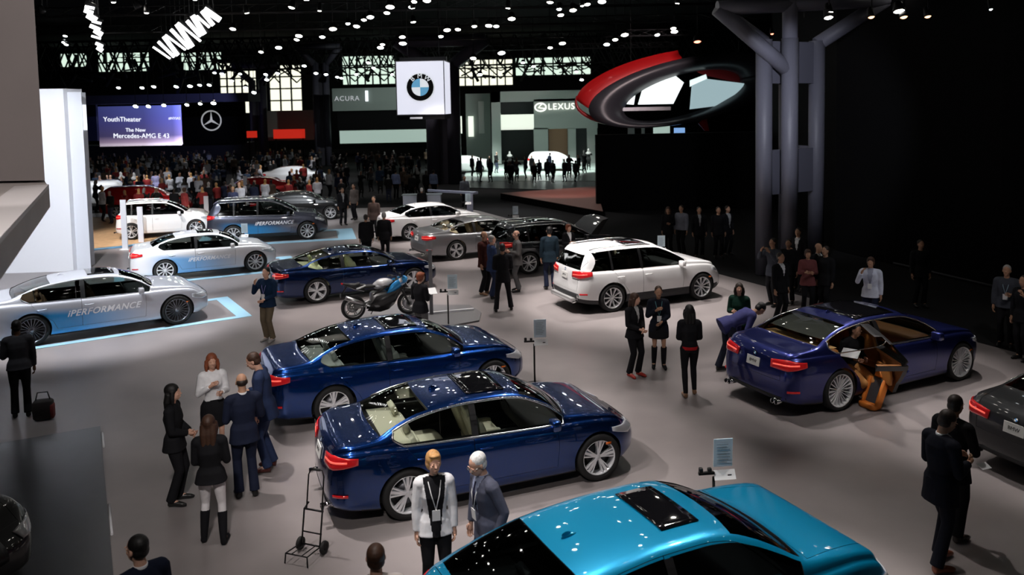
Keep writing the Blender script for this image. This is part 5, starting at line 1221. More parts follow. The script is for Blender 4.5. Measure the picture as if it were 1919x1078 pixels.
# ------------------------------------------------------------------ floor graphics and platforms
lb = mat('pale_blue_border', (.36,.62,.78), .4)
def mat_frame(car, x0, x1, y0, y1, w_, label):
    r = car['root']; o = empty('floor_border', (r.location.x, r.location.y, 0), r.rotation_euler.z, label, 'floor mat')
    for (xa, xb, ya, yb) in ((x0,x1,y0,y0+w_),(x0,x1,y1-w_,y1),(x1-w_*1.6,x1,y0+w_,y1-w_),(x0,x0+w_,y0+w_,y1-w_)): b = MB(); b.box(((xa+xb)/2,(ya+yb)/2,.006), (xb-xa,yb-ya,.012)); b.build('border_strip', lb, o)
    return o
mat_frame(p7, -1.6, 5.0, -1.22, 1.5, .22, 'pale blue border strips on the floor around the long silver saloon')
mat_frame(p3, -1.5, 4.4, -1.25, 1.5, .30, 'pale blue border strips on the floor around the pearl white saloon')
mat_frame(p5, -1.5, 4.9, -1.5, 1.6, .45, 'pale blue border strips on the floor around the graphite SUV')
p_ = [G(158,470), G(238,462), G(420,432), G(420,408), G(140,408)]; o = empty('wood_platform', (p_[0][0],p_[0][1],0), 0, 'pale wooden platform with blue edge under the small electric hatchback', 'platform')
b = MB(); b.prism([(p[0]-p_[0][0],p[1]-p_[0][1]) for p in p_[::1]], 0, .03); b.build('wood_deck', mat('pale_wood', (.62,.40,.22), .5, noise=(3,.15)), o)
b = MB()
for a, c in ((0,1),(1,2)): b.tube([(p_[a][0]-p_[0][0],p_[a][1]-p_[0][1]-.10,.02),(p_[c][0]-p_[0][0],p_[c][1]-p_[0][1]-.10,.02)], .16, 4)
b.v = [(v[0],v[1],min(v[2],.05)) for v in b.v]; b.v = [(v[0],v[1],max(v[2],0)) for v in b.v]; b.build('blue_edge', mat('blue_edge', (.12,.30,.48), .4), o)
# ------------------------------------------------------------------ information stands
acr = glass_mat('acrylic', (.90,.93,.97)); sheetm = mat('info_sheet', (.62,.76,.84), .35); white = mat('white_card', (.75,.76,.76), .4); pole = mat('pole_black', (.015,.015,.016), .35, .4)
def printed():
    m = mat('printed_lines', (.30,.38,.42), .5); return m
def stand(x, y, deg, label, hgt=1.30, sc_=1.):
    o = empty('information_stand', (x,y,0), math.radians(deg), label, 'stand'); b = MB(); b.lathe([(0,0),(.16,0),(.16,.012),(.02,.022)], 20, 'z'); b.build('base', pole, o)
    b = MB(); b.tube([(0,0,.01),(0,0,hgt-.50)], .018, 8); b.build('pole', pole, o)
    R = Matrix.Rotation(.06, 3, 'X'); b = MB(); b.box((.12,.0,hgt-.20), (.24,.012,.36), M=R); pn = b.build('upper_panel', sheetm, o)
    b = MB()
    for k in range(9): b.box((.12-.01*(k % 3),-.012,hgt-.06-.032*k), (.17-.02*(k % 3),.003,.008), M=R)
    b.build('printed_text', printed(), pn)
    b = MB(); b.box((.13,-.03,hgt-.47), (.27,.012,.12), M=Matrix.Rotation(-.5, 3, 'X')); cd = b.build('lower_card', white, o); b = MB(); b.box((.19,-.04,hgt-.475), (.05,.004,.02)); b.build('card_mark', pole, cd)
    b = MB(); b.box((-.10,-.02,hgt-.44), (.20,.04,.03)); b.rbox((-.17,-.02,hgt-.40), (.05,.05,.07)); b.rbox((-.06,-.02,hgt-.40), (.05,.05,.05)); b.build('bracket', pole, o); return o
for a in ((.36,15.5,'information stand with pale sheet at the nose of the royal blue saloon'),(-1.66,19.87,'information stand behind the royal blue saloon, beside the motorcycle plinth'),(2.42,9.75,'information stand with pale blue sheet behind the teal crossover')): stand(a[0], a[1], 6, a[2])
for u, v, yy, lab in ((965,395,34.5,'pale information stand above the grey coupe bonnet'),(1238,452,25.6,'white information card stand behind the white SUV'),(876,370,37.,'pale information stand at the white fastback bonnet'),(457,428,29.9,'white information stand in front of the graphite SUV')):
    x, z = Z(u, v, yy); stand(x-.1, yy, 0, lab, max(1.15, min(1.6, z+.2)))
for u, v0, v1, lab in ((235,468,375,'tall clear acrylic post at the tail of the small hatchback'),(265,455,388,'tall clear acrylic post before the small hatchback door'),(388,415,368,'pale upright sign post between hatchback and graphite SUV'),(461,385,330,'tall pale sign post in the crowd behind the graphite SUV')):
    x, y = G(u, v0); _, zt = Z(u, v1, y); o = empty('sign_post', (x,y,0), 0, lab, 'sign'); b = MB(); b.box((0,0,zt/2+.01), (.22,.05,zt)); b.build('post_panel', mat('frosted_acrylic', (.62,.64,.70), .25), o); b = MB(); b.box((0,0,.012), (.36,.24,.024)); b.build('base', white, o)
# monopole next to motorcycle and its weighted bar base
x, y = G(809,592); o = empty('sign_post', (x,y,0), 0, 'slim grey metal post standing right of the motorcycle', 'sign'); zt = Z(808,468,y)[1]
b = MB(); b.box((0,0,zt/2), (.09,.05,zt)); b.build('post', mat('post_grey', (.20,.20,.21), .4, .5), o)
pm_ = G(770,603); q = empty('display_plinth', (*pm_,0), 0, 'low grey rounded plinth under the motorcycle and sign post', 'platform'); pts = [G(*p) for p in ((640,612),(668,585),(720,572),(830,574),(880,574),(902,588),(898,603),(850,612))]
b = MB(); b.prism([(p[0]-pm_[0],p[1]-pm_[1]) for p in pts][::1], 0, .04); b.build('plinth_top', mat('plinth_grey', (.16,.155,.16), .4), q)
a, c = G(803,592), G(888,584); b = MB(); b.box((((a[0]+c[0])/2-pm_[0]),((a[1]+c[1])/2-pm_[1]),.065), (math.hypot(c[0]-a[0],c[1]-a[1]),.07,.05), rz=math.atan2(c[1]-a[1],c[0]-a[0])); b.build('light_bar', mat('bar_white', (.75,.75,.78), .3), q)
# reception counter behind the white fastback
x, y = G(800,398); y = 39.; x0, zt = Z(756,366,y); x1_ = Z(872,366,y)[0]; o = empty('reception_counter', (x0,y,0), 0, 'pale blue-white reception counter behind the white fastback', 'counter')
b = MB(); b.box((.9,0,(zt)/2), (1.8,.5,zt)); b.build('cabinet', mat('counter_white', (.60,.68,.80), .35), o); b = MB(); b.prism([(1.0,1.6),(1.0,1.9),(3.6,.2),(3.4,-.05)], zt-.02, zt+.08); b.box((3.2,.1,zt/2), (.3,.25,zt)); b.build('counter_top', mat('counter_top', (.55,.60,.78), .25), o)
b = MB(); b.box((.9,0,zt+.02), (1.9,.6,.04)); b.build('cabinet_top', mat('counter_grey', (.35,.42,.46), .3), o)
# ------------------------------------------------------------------ luggage cart
cx, cy = G(583,1036); o = empty('luggage_cart', (cx,cy,0), math.radians(-20), 'folding black luggage cart with two wheels standing on the floor', 'cart'); blk = mat('cart_black', (.015,.015,.016), .35, .5)
b = MB(); H_ = 1.02
b.tube([(-.13,0,.10),(-.13,.08,.5),(-.11,.15,.56)], .011, 6); b.tube([(.13,0,.10),(.13,.08,.5),(.11,.15,.56)], .011, 6)
b.tube([(-.11,.10,.5),(-.11,.17,.9),(-.08,.185,.97),(.08,.185,.97),(.11,.17,.9),(.11,.10,.5)], .009, 6); b.tube([(-.14,.085,.5),(.14,.085,.5)], .012, 6); b.tube([(-.14,.03,.24),(.14,.03,.24)], .009, 6); b.build('frame', blk, o)
b = MB(); b.tube([(-.05,.185,.97),(.05,.185,.97)], .016, 8); b.build('grip', mat('rubber', (0,0,0)), o)
b = MB(); b.tube([(-.14,0,.10),(-.15,-.30,.13),(.15,-.30,.13),(.14,0,.10)], .009, 6); b.tube([(-.14,0,.10),(.14,0,.10)], .010, 6); b.tube([(-.07,0,.10),(-.07,-.30,.13)], .007, 6); b.tube([(.07,0,.10),(.07,-.30,.13)], .007, 6); b.tube([(-.15,-.30,.13),(-.16,-.31,.01)], .009, 6); b.tube([(.15,-.30,.13),(.16,-.31,.01)], .009, 6); b.build('load_platform', blk, o)
for s_ in (-1, 1): b = MB(); b.lathe([(.03,-.018),(.075,-.02),(.08,0),(.075,.02),(.03,.018)], 18, 'x', (s_*.17,.03,.08), closed=True); b.lathe([(0,-.012),(.032,-.014),(.032,.014),(0,.012)], 12, 'x', (s_*.17,.03,.08)); b.build('wheel', mat('rubber', (0,0,0)), o)
# ------------------------------------------------------------------ motorcycle
def motorcycle(x, y, deg, label):
    o = empty('motorcycle', (x,y,.04), math.radians(deg), label, 'motorcycle'); K = mat('moto_black', (.012,.012,.013), .35, coat=.5); SV = mat('moto_white', (.72,.73,.75), .3, .2, 1); BL = mat('moto_blue', (.03,.30,.68), .3, .3, 1); ST = mat('moto_steel', (.55,.55,.56), .28, 1); al = mat('moto_alloy', (.30,.30,.30), .35, .8)
    def wheel(xx, r, wd):
        b = MB(); b.lathe([(r-.075,-wd*.42),(r-.03,-wd*.5),(r-.006,-wd*.25),(r,0),(r-.006,wd*.25),(r-.03,wd*.5),(r-.075,wd*.42)], 32, 'y', (0,0,0), closed=True); w_ = b.build('wheel', mat('rubber',(0,0,0)), o, (xx,0,r))
        b = MB(); b.lathe([(r-.10,-wd*.38),(r-.068,-wd*.42),(r-.068,wd*.42),(r-.10,wd*.38),(r-.11,0)], 32, 'y', closed=True); b.lathe([(0,-.05),(.045,-.05),(.045,.05),(0,.05)], 16, 'y')
        for k in range(5):
            a = 2*PI*k/5
            for s_ in (-.16,.16): b.tube([(.03*math.cos(a),0,.03*math.sin(a)),((r-.10)*math.cos(a+s_),0,(r-.10)*math.sin(a+s_))], .012, 6)
        b.build('rim', al, w_); b = MB(); 
        for s_ in ((-1,1) if xx > 1 else (1,)): b.lathe([(.06,s_*.085),(.155,s_*.085),(.155,s_*.09),(.06,s_*.09)], 28, 'y', closed=True)
        b.build('brake_disc', ST, w_); return w_
    wheel(0, .315, .19); wheel(1.43, .30, .12)
    b = MB()
    for s_ in (-1,1): b.tube([(0,s_*.13,.315),(.25,s_*.13,.36),(.50,s_*.10,.42)], [.03,.042,.05], 8)
    b.build('swingarm', al, o)
    b = MB(); b.rbox((.66,0,.50), (.46,.34,.38)); b.rbox((.72,0,.30), (.44,.26,.20)); b.lathe([(0,-.19),(.10,-.19),(.11,-.16),(.11,.16),(.10,.19),(0,.19)], 18, 'y', (.60,0,.40)); b.build('engine', al, o)
    b = MB()
    for s_ in (-1,1): b.tube([(.50,s_*.13,.62),(.80,s_*.14,.80),(1.08,s_*.06,.90)], .035, 8)
    b.build('frame', K, o)
    b = MB(); b.ell((.80,0,.88), (.25,.155,.13)); b.ell((.70,0,.84), (.20,.12,.12)); b.build('fuel_tank', SV, o)
    b = MB(); b.ell((.84,0,.84), (.18,.162,.06)); b.rbox((.68,0,.80),(.26,.29,.10)); b.build('tank_panel', mat('moto_grey',(.25,.26,.28),.35,.4), o)
    b = MB(); b.rbox((.40,0,.83), (.36,.22,.07)); b.rbox((.08,0,.90), (.22,.17,.06), M=Matrix.Rotation(-.25, 3, 'Y')); b.build('saddle', mat('moto_seat', (.02,.02,.02), .7), o)
    b = MB(); b.tube([(.30,0,.80),(.05,0,.86),(-.28,0,.96)], [.10,.085,.02], 8); b.build('tail_section', K, o)
    b = MB(); b.rbox((.20,.0,.835), (.26,.21,.05), M=Matrix.Rotation(-.25, 3, 'Y')); b.build('tail_panel', SV, o)
    b = MB(); b.rbox((-.27,0,.955), (.05,.10,.04)); b.build('tail_light', mat('red_lens',(0,0,0)), o); b = MB(); b.tube([(-.15,0,.88),(-.30,0,.66)], .018, 6); b.box((-.31,0,.64), (.02,.17,.10)); b.build('plate_holder', K, o)
    # fairing sides
    for s_ in (-1,1):
        P = lambda pts: [(px, s_*py, pz) for px, py, pz in pts]
        rows = [P([(1.28,.04,1.02),(1.16,.14,.98),(1.02,.19,.92),(.95,.20,.86)]), P([(1.36,.03,.93),(1.20,.17,.88),(1.02,.22,.80),(.88,.22,.74)]), P([(1.34,.04,.82),(1.18,.18,.76),(1.00,.225,.66),(.80,.22,.60)])]
        b = MB(); b.sheet(rows if s_ < 0 else [r_[::-1] for r_ in rows], .012); f_ = b.build('upper_fairing', BL, o)
        rows2 = [[tuple(Vector(p)+Vector((0,s_*.006,.0))) for p in r_[:2]] for r_ in rows[:2]]; b = MB(); b.sheet(rows2 if s_ < 0 else [r_[::-1] for r_ in rows2], .012); b.build('white_flash', SV, f_)
        rows = [P([(1.30,.14,.80),(1.06,.235,.70),(.80,.235,.64),(.56,.225,.60)]), P([(1.16,.18,.58),(.98,.235,.50),(.76,.23,.44),(.44,.21,.42)]), P([(1.04,.10,.33),(.88,.15,.22),(.66,.15,.17),(.34,.12,.22)])]
        b = MB(); b.sheet(rows if s_ < 0 else [r_[::-1] for r_ in rows], .012); b.build('lower_fairing', K, o)
        b = MB(); b.tube([(1.14,s_*.10,.98),(1.43-.06,s_*.10,.42),(1.43,s_*.10,.30)], [.028,.026,.03], 8); b.build('fork_leg', mat('fork_dark',(.05,.05,.05),.3,.6), o)
        b = MB(); b.tube([(1.12,s_*.10,.99),(1.05,s_*.30,1.0),(.99,s_*.40,.98)], .015, 8); b.tube([(1.05,s_*.29,1.0),(.97,s_*.42,.975)], .021, 8); b.tube([(1.08,s_*.28,1.01),(1.06,s_*.40,1.0)], .007, 5); b.build('handlebar', K, o)
        b = MB(); b.tube([(1.20,s_*.15,1.02),(1.16,s_*.32,1.12)], .008, 5); b.rbox((1.15,s_*.36,1.14), (.05,.14,.08)); b.build('rear_view_mirror', K, o)
        b = MB(); b.tube([(.36,s_*.15,.42),(.30,s_*.24,.40)], .014, 6); b.build('foot_peg', al, o)
    b = MB(); b.ell((1.32,0,.93), (.11,.13,.10)); b.build('nose_fairing', BL, o)
    for s_ in (-1,1): b = MB(); b.ell((1.395,s_*.055,.93), (.035,.042,.03)); b.build('headlight', mat('clear_lens',(0,0,0)), o)
    b = MB(); rows = [[(1.34-.0*k,y_,1.0) if k == 0 else (1.34-.17*k-.4*y_*y_,y_*(1-.1*k),1.0+.10*k) for y_ in np.linspace(.11,-.11,7)] for k in range(3)]; b.sheet(rows, .004); b.build('windscreen', glass_mat('moto_screen', (.3,.32,.34)), o)
    b = MB(); b.tube([(1.26,0,.60),(1.36,0,.645),(1.50,0,.635),(1.62,0,.56)], [.05,.07,.07,.04], 8); b.build('front_mudguard', K, o)
    b = MB(); b.tube([(-.20,-.19,.62),(.28,-.17,.40)], [.058,.055], 16); b.tube([(.28,-.17,.40),(.50,-.10,.30),(.75,-.06,.22)], .028, 8); b.tube([(-.205,-.19,.622),(-.225,-.19,.632)], [.064,.056], 16); b.build('exhaust', ST, o)
    b = MB(); b.tube([(.62,.20,.30),(.50,.36,.01)], .014, 6); b.build('side_stand', K, o); return o
mr, mf = G(664,603), G(775,586); motorcycle(-4.13, 20.45, 19, 'white, blue and black sports motorcycle on the grey plinth')
# ------------------------------------------------------------------ people near enough to tell apart
BK, NV, DN, WH, GR = (.010,.010,.012), (.012,.016,.035), (.010,.020,.060), (.78,.78,.80), (.06,.065,.075)
V = .010
person('woman in white jacket and black top with lanyard beside the blue saloon', (-.92,8.57), -78, 1.70, 'light', ('bob','blond'), dict(col=WH, z0=.84, open=.035), dict(col=BK), vee=(BK,.09,.80), arms=('hang','hang'), head=(8,0), female=True, lanyard=(.75,.75,.75), vox=V)
person('white-haired man in grey suit and glasses behind the teal crossover', (-.33,8.48), -150, 1.76, 'light', ('short','white'), dict(col=(.075,.08,.115), z0=.78), dict(col=(.05,.055,.075)), vee=((.30,.34,.48),.07,1.08), arms=('pocket','hang'), head=(5,18), lanyard=(.7,.7,.7), tie=(.03,.03,.06), glasses=True, vox=V, lean=6)
person('black-haired man in dark suit seen from behind at the bottom edge', (-3.32,6.84), 140, 1.75, 'light', ('short','black'), dict(col=NV, z0=.78), dict(col=NV), vee=(WH,.07,1.08), arms=('hold','hold'), head=(20,6), vox=V)
person('man with short brown hair and pale shirt at the bottom edge', (-1.22,6.62), 100, 1.75, 'light', ('short','brown'), dict(col=(.55,.5,.48), z0=.80, name='shirt'), dict(col=BK), arms=('hang','hang'), vox=V)
person('man in grey shirt carrying dark bag at the left edge', (-8.93,14.3), 120, 1.76, 'brown', ('short','black'), dict(col=(.045,.045,.052), z0=.88, name='shirt'), dict(col=BK), arms=('hold','hang'), head=(15,5), lean=4)
person('long-haired woman dressed all in black facing the group', (-4.75,10.94), 8, 1.69, 'light', ('long','black'), dict(col=BK, z0=.82), dict(col=BK, low=1), arms=('clasp','clasp'), female=True, vox=.012)
person('red-haired woman in white blouse and black skirt facing the camera', (-4.72,12.35), -62, 1.68, 'light', ('long','ginger'), dict(col=WH, z0=.95, inf=.006, name='blouse'), dict(col=BK), arms=('hold','chest'), female=True, skirt=.60, vox=.012)
person('short-haired man in navy suit with white collar, back turned', (-3.84,11.12), 118, 1.76, 'tan', ('bald','dark'), dict(col=NV, z0=.80), dict(col=NV), vee=(WH,.08,1.05), arms=('hold','chest'), head=(0,8), vox=.012)
person('tall man in blue suit leaning toward the group beside blue bumper', (-3.78,11.95), 188, 1.84, 'light', ('short','brown'), dict(col=(.022,.035,.085), z0=.78), dict(col=(.022,.035,.085)), shoes=(.06,.012,.010), arms=('hang','hold'), head=(0,22), lean=8, vox=.012)
person('brown-haired woman in black jacket, white trousers and black boots', (-3.86,9.9), 100, 1.64, 'tan', ('verylong','brown'), dict(col=BK, z0=.86), dict(col=(.72,.69,.70), slim=.010), arms=('clasp','hold'), female=True, boots=(BK,.75), stance=(.06,.03,-.06,.04), vox=.012)
person('man in dark blue jacket and khaki trousers photographing by the midnight coupe', (-5.8,18.78), -110, 1.76, 'light', ('short','black'), dict(col=(.008,.022,.055), z0=.84), dict(col=(.13,.10,.065)), shoes=(.3,.28,.27), arms=('clasp','phone'), head=(0,0), lanyard=(.2,.2,.45))
person('woman in black with papers standing beside the motorcycle', (-2.16,18.25), 60, 1.68, 'light', ('bob','ginger'), dict(col=BK, z0=.80), dict(col=(.10,.10,.10)), arms=('hold','hold'), head=(-20,10), female=True, boots=(BK,.8))
person('long-haired woman in black with lowered hands, left of pair near white SUV', (2.36,15.81), -55, 1.68, 'light', ('long','brown'), dict(col=BK, z0=.84), dict(col=BK), shoes=(.35,.03,.02), arms=('clasp','clasp'), head=(20,5), female=True, vee=((.5,.5,.5),.05,1.15))
person('woman in black skirt suit with badge, right of pair near white SUV', (2.93,16.31), -95, 1.70, 'tan', ('short','brown'), dict(col=(.01,.012,.02), z0=.80), dict(col=BK), arms=('clasp','chest'), head=(0,5), female=True, skirt=.66, lanyard=(.10,.25,.28), boots=(BK,.9))
person('woman in black with red waistband walking toward the indigo limousine', (3.21,14.7), 88, 1.70, 'dark', ('long','black'), dict(col=BK, z0=.98), dict(col=BK, slim=.006), shoes=(.30,.17,.10), arms=('clasp','clasp'), female=True, belt=((.40,.012,.015),.945), stance=(-.10,0,.10,0))
person('man in black suit seen from behind before the black crossover', (-.30,21.18), 96, 1.80, 'tan', ('short','black'), dict(col=BK, z0=.76), dict(col=BK), arms=('clasp','clasp'), stance=(-.08,.10,.06,.10))
person('man in blue suit at the left of the talking group', (-.62,22.6), 20, 1.80, 'light', ('short','grey'), dict(col=(.03,.05,.12), z0=.78), dict(col=(.02,.03,.07)), arms=('hang','hold'))
person('red-faced man in dark coat behind the blue-suited talker', (-.86,23.1), -30, 1.84, 'tan', ('bald','dark'), dict(col=(.06,.018,.015), z0=.78), dict(col=BK), shoes=(.3,.16,.10), arms=('hang','hang'))
person('man in grey suit talking beside the crossover rear wheel', (.10,23.4), 190, 1.80, 'light', ('bald','dark'), dict(col=(.10,.095,.095), z0=.78), dict(col=(.08,.078,.08)), arms=('hold','hold'))
person('tall man in dark navy suit standing at the crossover door', (1.05,23.6), 100, 1.86, 'tan', ('short','black'), dict(col=DN[:2]+(.03,), z0=.78), dict(col=NV), arms=('hang','hang'))
person('woman with auburn hair and white scarf behind the white SUV', (1.72,25.2), -60, 1.68, 'light', ('bob','ginger'), dict(col=BK, z0=.80), dict(col=BK), vee=(WH,.07,1.2), arms=('hold','hold'), female=True)
person('man in navy suit bending over the trunk of the indigo limousine', (4.25,15.95), 5, 1.84, 'tan', ('short','black'), dict(col=(.040,.042,.13), z0=.80), dict(col=(.015,.018,.03)), lean=68, arms=('reach','reach'), head=(0,-10), stance=(-.12,.02,.08,.02))
person('woman in dark green top behind the bending man', (4.66,16.6), -115, 1.66, 'light', ('long','dark'), dict(col=(.006,.03,.02), z0=.84), dict(col=BK), female=True, head=(10,0), arms=('hang','hold'))
person('person in white jacket holding phone beyond the indigo limousine', (8.30,18.66), -120, 1.74, 'tan', ('bob','brown'), dict(col=(.60,.62,.72), z0=.82), dict(col=NV), vee=((.35,.36,.45),.06,1.0), arms=('hang','phone'), lanyard=(.3,.3,.4))
person('grey-haired man in dark shirt with lanyard at the right edge', (10.64,17.3), -130, 1.78, 'tan', ('short','grey'), dict(col=(.05,.055,.07), z0=.85, name='shirt'), dict(col=BK), arms=('hold','hang'), lanyard=(.30,.42,.50))
person('man in black suit touching his chin at the right edge', (10.42,16.35), -160, 1.76, 'tan', ('short','dark'), dict(col=BK, z0=.8), dict(col=BK), arms=('chin','hang'))
person('taller man in black suit behind, touching his tie, near the charcoal coupe', G(1788,742,1.80), 30, 1.80, 'tan', ('short','dark'), dict(col=BK, z0=.74), dict(col=BK), shoes=(.02,.012,.01), vee=(WH,.06,1.1), arms=('chest','chest'), head=(0,12), vox=V)
person('man in black suit and brown shoes reading phone near the charcoal coupe', G(1766,768,1.86), 14, 1.86, 'tan', ('short','dark'), dict(col=(.007,.008,.014), z0=.74), dict(col=(.006,.007,.012)), shoes=(.20,.06,.03), vee=(WH,.07,1.12), arms=('hold','hold'), head=(0,30), stance=(.10,.0,-.12,.02), vox=V)
person('man in tan trousers and black top seated in the open rear doorway', (6.08,14.55), -70, 1.75, 'tan', ('short','black'), dict(col=BK, z0=.88), dict(col=(.50,.24,.08)), sit=.44, z=.10, arms=('hold','hold'), lean=14, stance=(.34,.06,.30,.02), shoes=(.02,.015,.012))
person('driver in black seated inside the teal crossover', (1.20,7.02), 25.5, 1.72, 'light', ('short','black'), dict(col=BK, z0=.88), dict(col=BK), sit=.50, z=.0, arms=('reach','hold'), lean=-12, stance=(.60,.04,.58,.0))
# dark group by the steel column
for i, (u, v, hh, deg, lab, kw) in enumerate((
   (1449,447,1.80,-150,'man in dark suit raising a camera at the steel column',dict(arms=('camera','camera'), top=dict(col=(.05,.055,.07), z0=.78))),
   (1462,474,1.74,-60,'shorter man in dark suit with white collar in front of steel column',dict(vee=(WH,.07,1.2))),
   (1478,449,1.72,-120,'man in black suit beside the camera man at steel column',dict()),
   (1496,428,1.80,-130,'man in black suit and white shirt standing between the column tubes',dict(vee=(WH,.06,1.1), arms=('hang','hold'))),
   (1514,468,1.66,-100,'woman in reddish dress holding papers right of the steel column',dict(top=dict(col=(.16,.05,.05), z0=.8), female=True, hair=('bob','brown'), arms=('hold','hold'))),
   (1533,456,1.78,-60,'bald man in black suit, second from the right in the column group',dict(vee=((.5,.5,.5),.06,1.1), hair=('bald','dark'))),
   (1548,462,1.76,-150,'man in black suit at the right end of the column group',dict()),
   (1252,388,1.72,-110,'woman in black holding a phone beyond the white SUV',dict(female=True, hair=('long','brown'), arms=('hold','hang'))),
   (1277,385,1.78,-130,'man in pale grey shirt beyond the white SUV',dict(top=dict(col=(.22,.23,.28), z0=.9, name='shirt'))),
   (1310,388,1.78,-90,'dim man in dark suit at the left of the pair by black wall',dict(vee=((.4,.4,.4),.05,1.1))),
   (1346,388,1.78,-90,'dim man in black between the pair and the steel column',dict()),
   (1363,386,1.76,-60,'dim man in grey open jacket just left of steel column',dict(vee=((.4,.4,.4),.08,1.0))),
   (1725,450,1.75,-90,'dim man in black before the black curtain at right',dict()))):
    x, y = G(u, v, hh); a = dict(top=dict(col=BK, z0=.78), bottom=dict(col=BK), skin='tan', hair=('short','dark'), vox=.02); a.update(kw); person(lab, (x, y), deg, hh, **a)
for (u, v, hh, deg, lab, kw) in (
   (685,402,1.74,100,'man in black jacket seen from behind, left of the back-turned pair',dict()),
   (719,398,1.76,85,'grey-haired man in black, right of the back-turned pair',dict(hair=('short','grey'))),
   (700,368,1.78,-100,'man in dark brown suit facing the back-turned pair',dict(top=dict(col=(.06,.04,.035), z0=.78))),
   (641,352,1.76,-60,'man in dark suit walking near the dark SUV nose',dict(vee=((.4,.4,.4),.06,1.1))),
   (663,345,1.76,-120,'man in striped dark jacket beside the walking man',dict(top=dict(col=(.12,.10,.09), z0=.8))),
   (741,318,1.76,80,'man in pale blue shirt near the dark far column',dict(top=dict(col=(.30,.36,.60), z0=.9, name='shirt'))),
   (812,318,1.74,70,'man in light blue shirt at the foot of dark column',dict(top=dict(col=(.26,.32,.50), z0=.9, name='shirt'))),
   (790,352,1.60,90,'grey-haired person seated behind the reception counter',dict(hair=('short','white'))),
   (870,330,1.74,-70,'person in grey walking right of the dark column',dict(top=dict(col=(.16,.17,.20), z0=.85))),
   (436,350,1.74,-90,'man with pale cap-like hair in dark blue behind the graphite SUV',dict(hair=('short','blond'), top=dict(col=(.05,.06,.12), z0=.8))),
   (345,352,1.72,60,'person in red patterned top behind the white hatchback',dict(top=dict(col=(.30,.05,.05), z0=.8), female=True, hair=('bob','brown'))),
   (291,322,1.75,100,'person in lilac shirt in the crowd near the red hatchback',dict(top=dict(col=(.40,.38,.62), z0=.85, name='shirt')))):
    x, y = G(u, v, hh); a = dict(top=dict(col=BK, z0=.78), bottom=dict(col=BK), skin='tan', hair=('short','dark'), vox=.024); a.update(kw); person(lab, (x, y), deg, hh, **a)
# ------------------------------------------------------------------ things people hold or set down
bp = G(1634,764); o = empty('backpack', (*bp,0), math.radians(205), 'orange and grey padded bag leaning at the open car door', 'bag'); R = Matrix.Rotation(.30, 3, 'Y'); og = mat('orange_fabric', (.75,.22,.03), .6); gy = mat('grey_fabric', (.06,.062,.07), .8)
R = Matrix.Rotation(-.45, 3, 'Y'); b = MB(); b.rbox((-.10,0,.27), (.10,.30,.50), M=R); b.build('back_panel', gy, o)
b = MB()
for s_ in (-1,1): b.rbox((-.06,s_*.15,.27), (.13,.07,.52), M=R)
b.rbox((.06,0,.055), (.20,.36,.10)); b.build('side_padding', og, o); b = MB(); b.rbox((-.20,0,.56), (.06,.20,.10), M=R); b.build('top_flap', og, o)
o = empty('paper_sheet', (5.95,14.15,.92), math.radians(-40), 'white sheet held by the man in the open rear doorway', 'paper'); b = MB(); b.box((0,0,0), (.30,.22,.006), M=Matrix.Rotation(.5, 3, 'X')); b.build('sheet', white, o)
o = empty('paper_sheet', (-1.93,18.45,1.2), .4, 'white papers held by the woman at the motorcycle', 'paper'); b = MB(); b.box((0,0,0), (.26,.20,.008), M=Matrix.Rotation(.6, 3, 'X')); b.build('sheet', white, o)
o = empty('paper_sheet', (5.50,9.30,1.08), .3, 'small white paper in the hand of the man with brown shoes', 'paper'); b = MB(); b.box((0,0,0), (.14,.10,.004), M=Matrix.Rotation(.35, 3, 'X')); b.build('sheet', white, o)
bx_, by_ = -8.45, 14.15; o = empty('shoulder_bag', (bx_,by_,0), .3, 'dark bag with reddish side on the floor at the left-edge man', 'bag'); b = MB(); b.rbox((0,0,.19), (.34,.20,.36)); b.build('pouch', mat('bag_dark', (.02,.016,.016), .7), o); b = MB(); b.tube([(-.12,0,.34),(-.08,0,.50),(.08,0,.50),(.12,0,.34)], .012, 6); b.build('handle', gy, o); b = MB(); b.rbox((.15,-.02,.16), (.06,.17,.26)); b.build('side_pocket', mat('bag_red', (.16,.02,.02), .7), o)
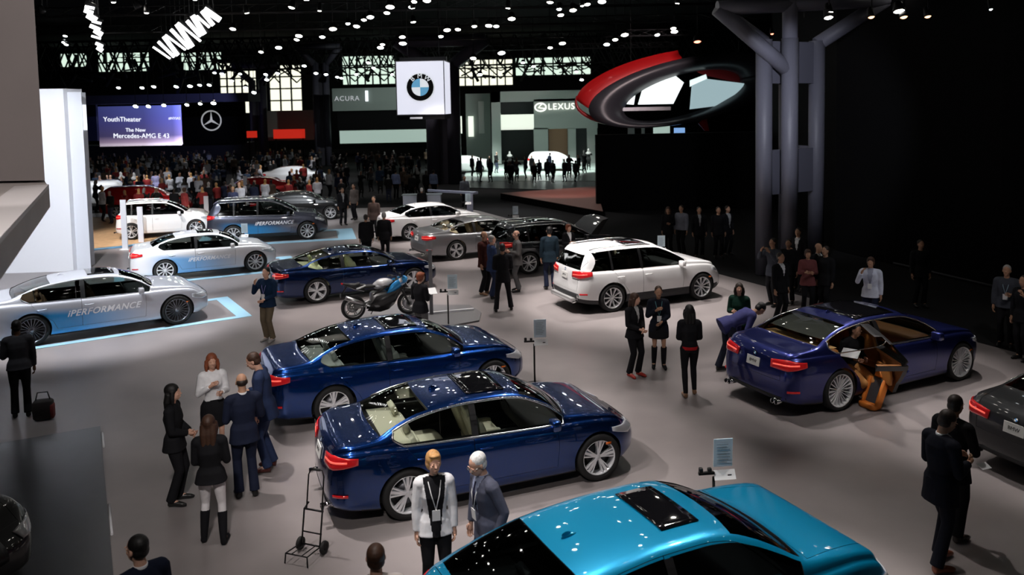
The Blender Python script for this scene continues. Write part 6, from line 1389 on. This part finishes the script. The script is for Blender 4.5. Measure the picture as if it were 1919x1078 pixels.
# ------------------------------------------------------------------ the crowd
rnd = random.Random(11); protos = []
COLS = [((.012,.012,.014),(.010,.010,.012)),((.02,.025,.05),(.012,.012,.02)),((.06,.06,.065),(.02,.02,.022)),((.015,.015,.016),(.05,.06,.10)),((.25,.03,.03),(.012,.012,.014)),((.35,.36,.40),(.02,.02,.025)),((.10,.07,.05),(.015,.015,.015)),((.03,.05,.09),(.03,.03,.03)),((.014,.014,.014),(.02,.02,.02)),((.55,.55,.58),(.015,.015,.02))]
arms_ = [('hang','hang'),('hold','hang'),('camera','camera'),('clasp','clasp'),('phone','hang'),('hold','hold')]
for i, c in enumerate(COLS):
    protos.append(far_person_mesh('person', 1.62+.02*i, c, ('light','tan','brown')[i % 3], ('dark','black','brown','grey','blond')[i % 5], arms_[i % 6], i % 3 == 2, .05))
cars_xy = [(o.location.x+1.4*math.cos(o.rotation_euler.z), o.location.y+1.4*math.sin(o.rotation_euler.z)) for o in bpy.data.objects if o.type == 'EMPTY' and o.get('category') == 'car']
placed = [(o.location.x, o.location.y) for o in bpy.data.objects if o.type == 'EMPTY' and o.get('category') == 'person']
def crowd(n, xr_f, yr, label, group, dark=False):
    k = 0; tries = 0
    while k < n and tries < n*30:
        tries += 1; y = yr[0]+(yr[1]-yr[0])*rnd.random(); t = rnd.random(); u = xr_f[0]+(xr_f[1]-xr_f[0])*t; x = (u-960)/1521*y
        if any((x-cx)**2+(y-cy)**2 < 6.8 for cx, cy in cars_xy): continue
        if any((x-a)**2+(y-b_)**2 < .42 for a, b_ in placed): continue
        if abs(x+5.1) < 2.2 and abs(y-57.5) < 1.6: continue
        if y < 42 and x > 6.3-.5*(y-25): continue
        placed.append((x, y)); i = rnd.randrange(len(protos)); 
        if dark and i in (4,5,9): i = 0
        o = link('person', protos[i]); o.location = (x, y, -.02 if y > 43.9 else 0); o.rotation_euler = (0,0,(PI/2 if rnd.random() < .6 else -PI/2)+rnd.uniform(-1.2,1.2)); s_ = rnd.uniform(.95,1.06); o.scale = (s_,)*3
        tag(o, label, 'person', group); k += 1
crowd(185, (150,600), (47,78.5), 'visitor in the dense crowd between the dark cars and the far stage', 'visitors crowding before the stage')
crowd(55, (170,640), (39.5,50), 'visitor standing among the farther cars on the left half of the hall', 'visitors among the farther cars')
crowd(50, (620,800), (46,72), 'dark-clad visitor in the crowd left of the purple-grey steel column', 'visitors left of the dark column', True)
crowd(26, (868,1110), (55,66), 'visitor silhouetted against the bright far floor', 'visitors on the bright far floor', True)

for o in list(C.objects): sc.collection.objects.link(o)
bpy.data.collections.remove(C)
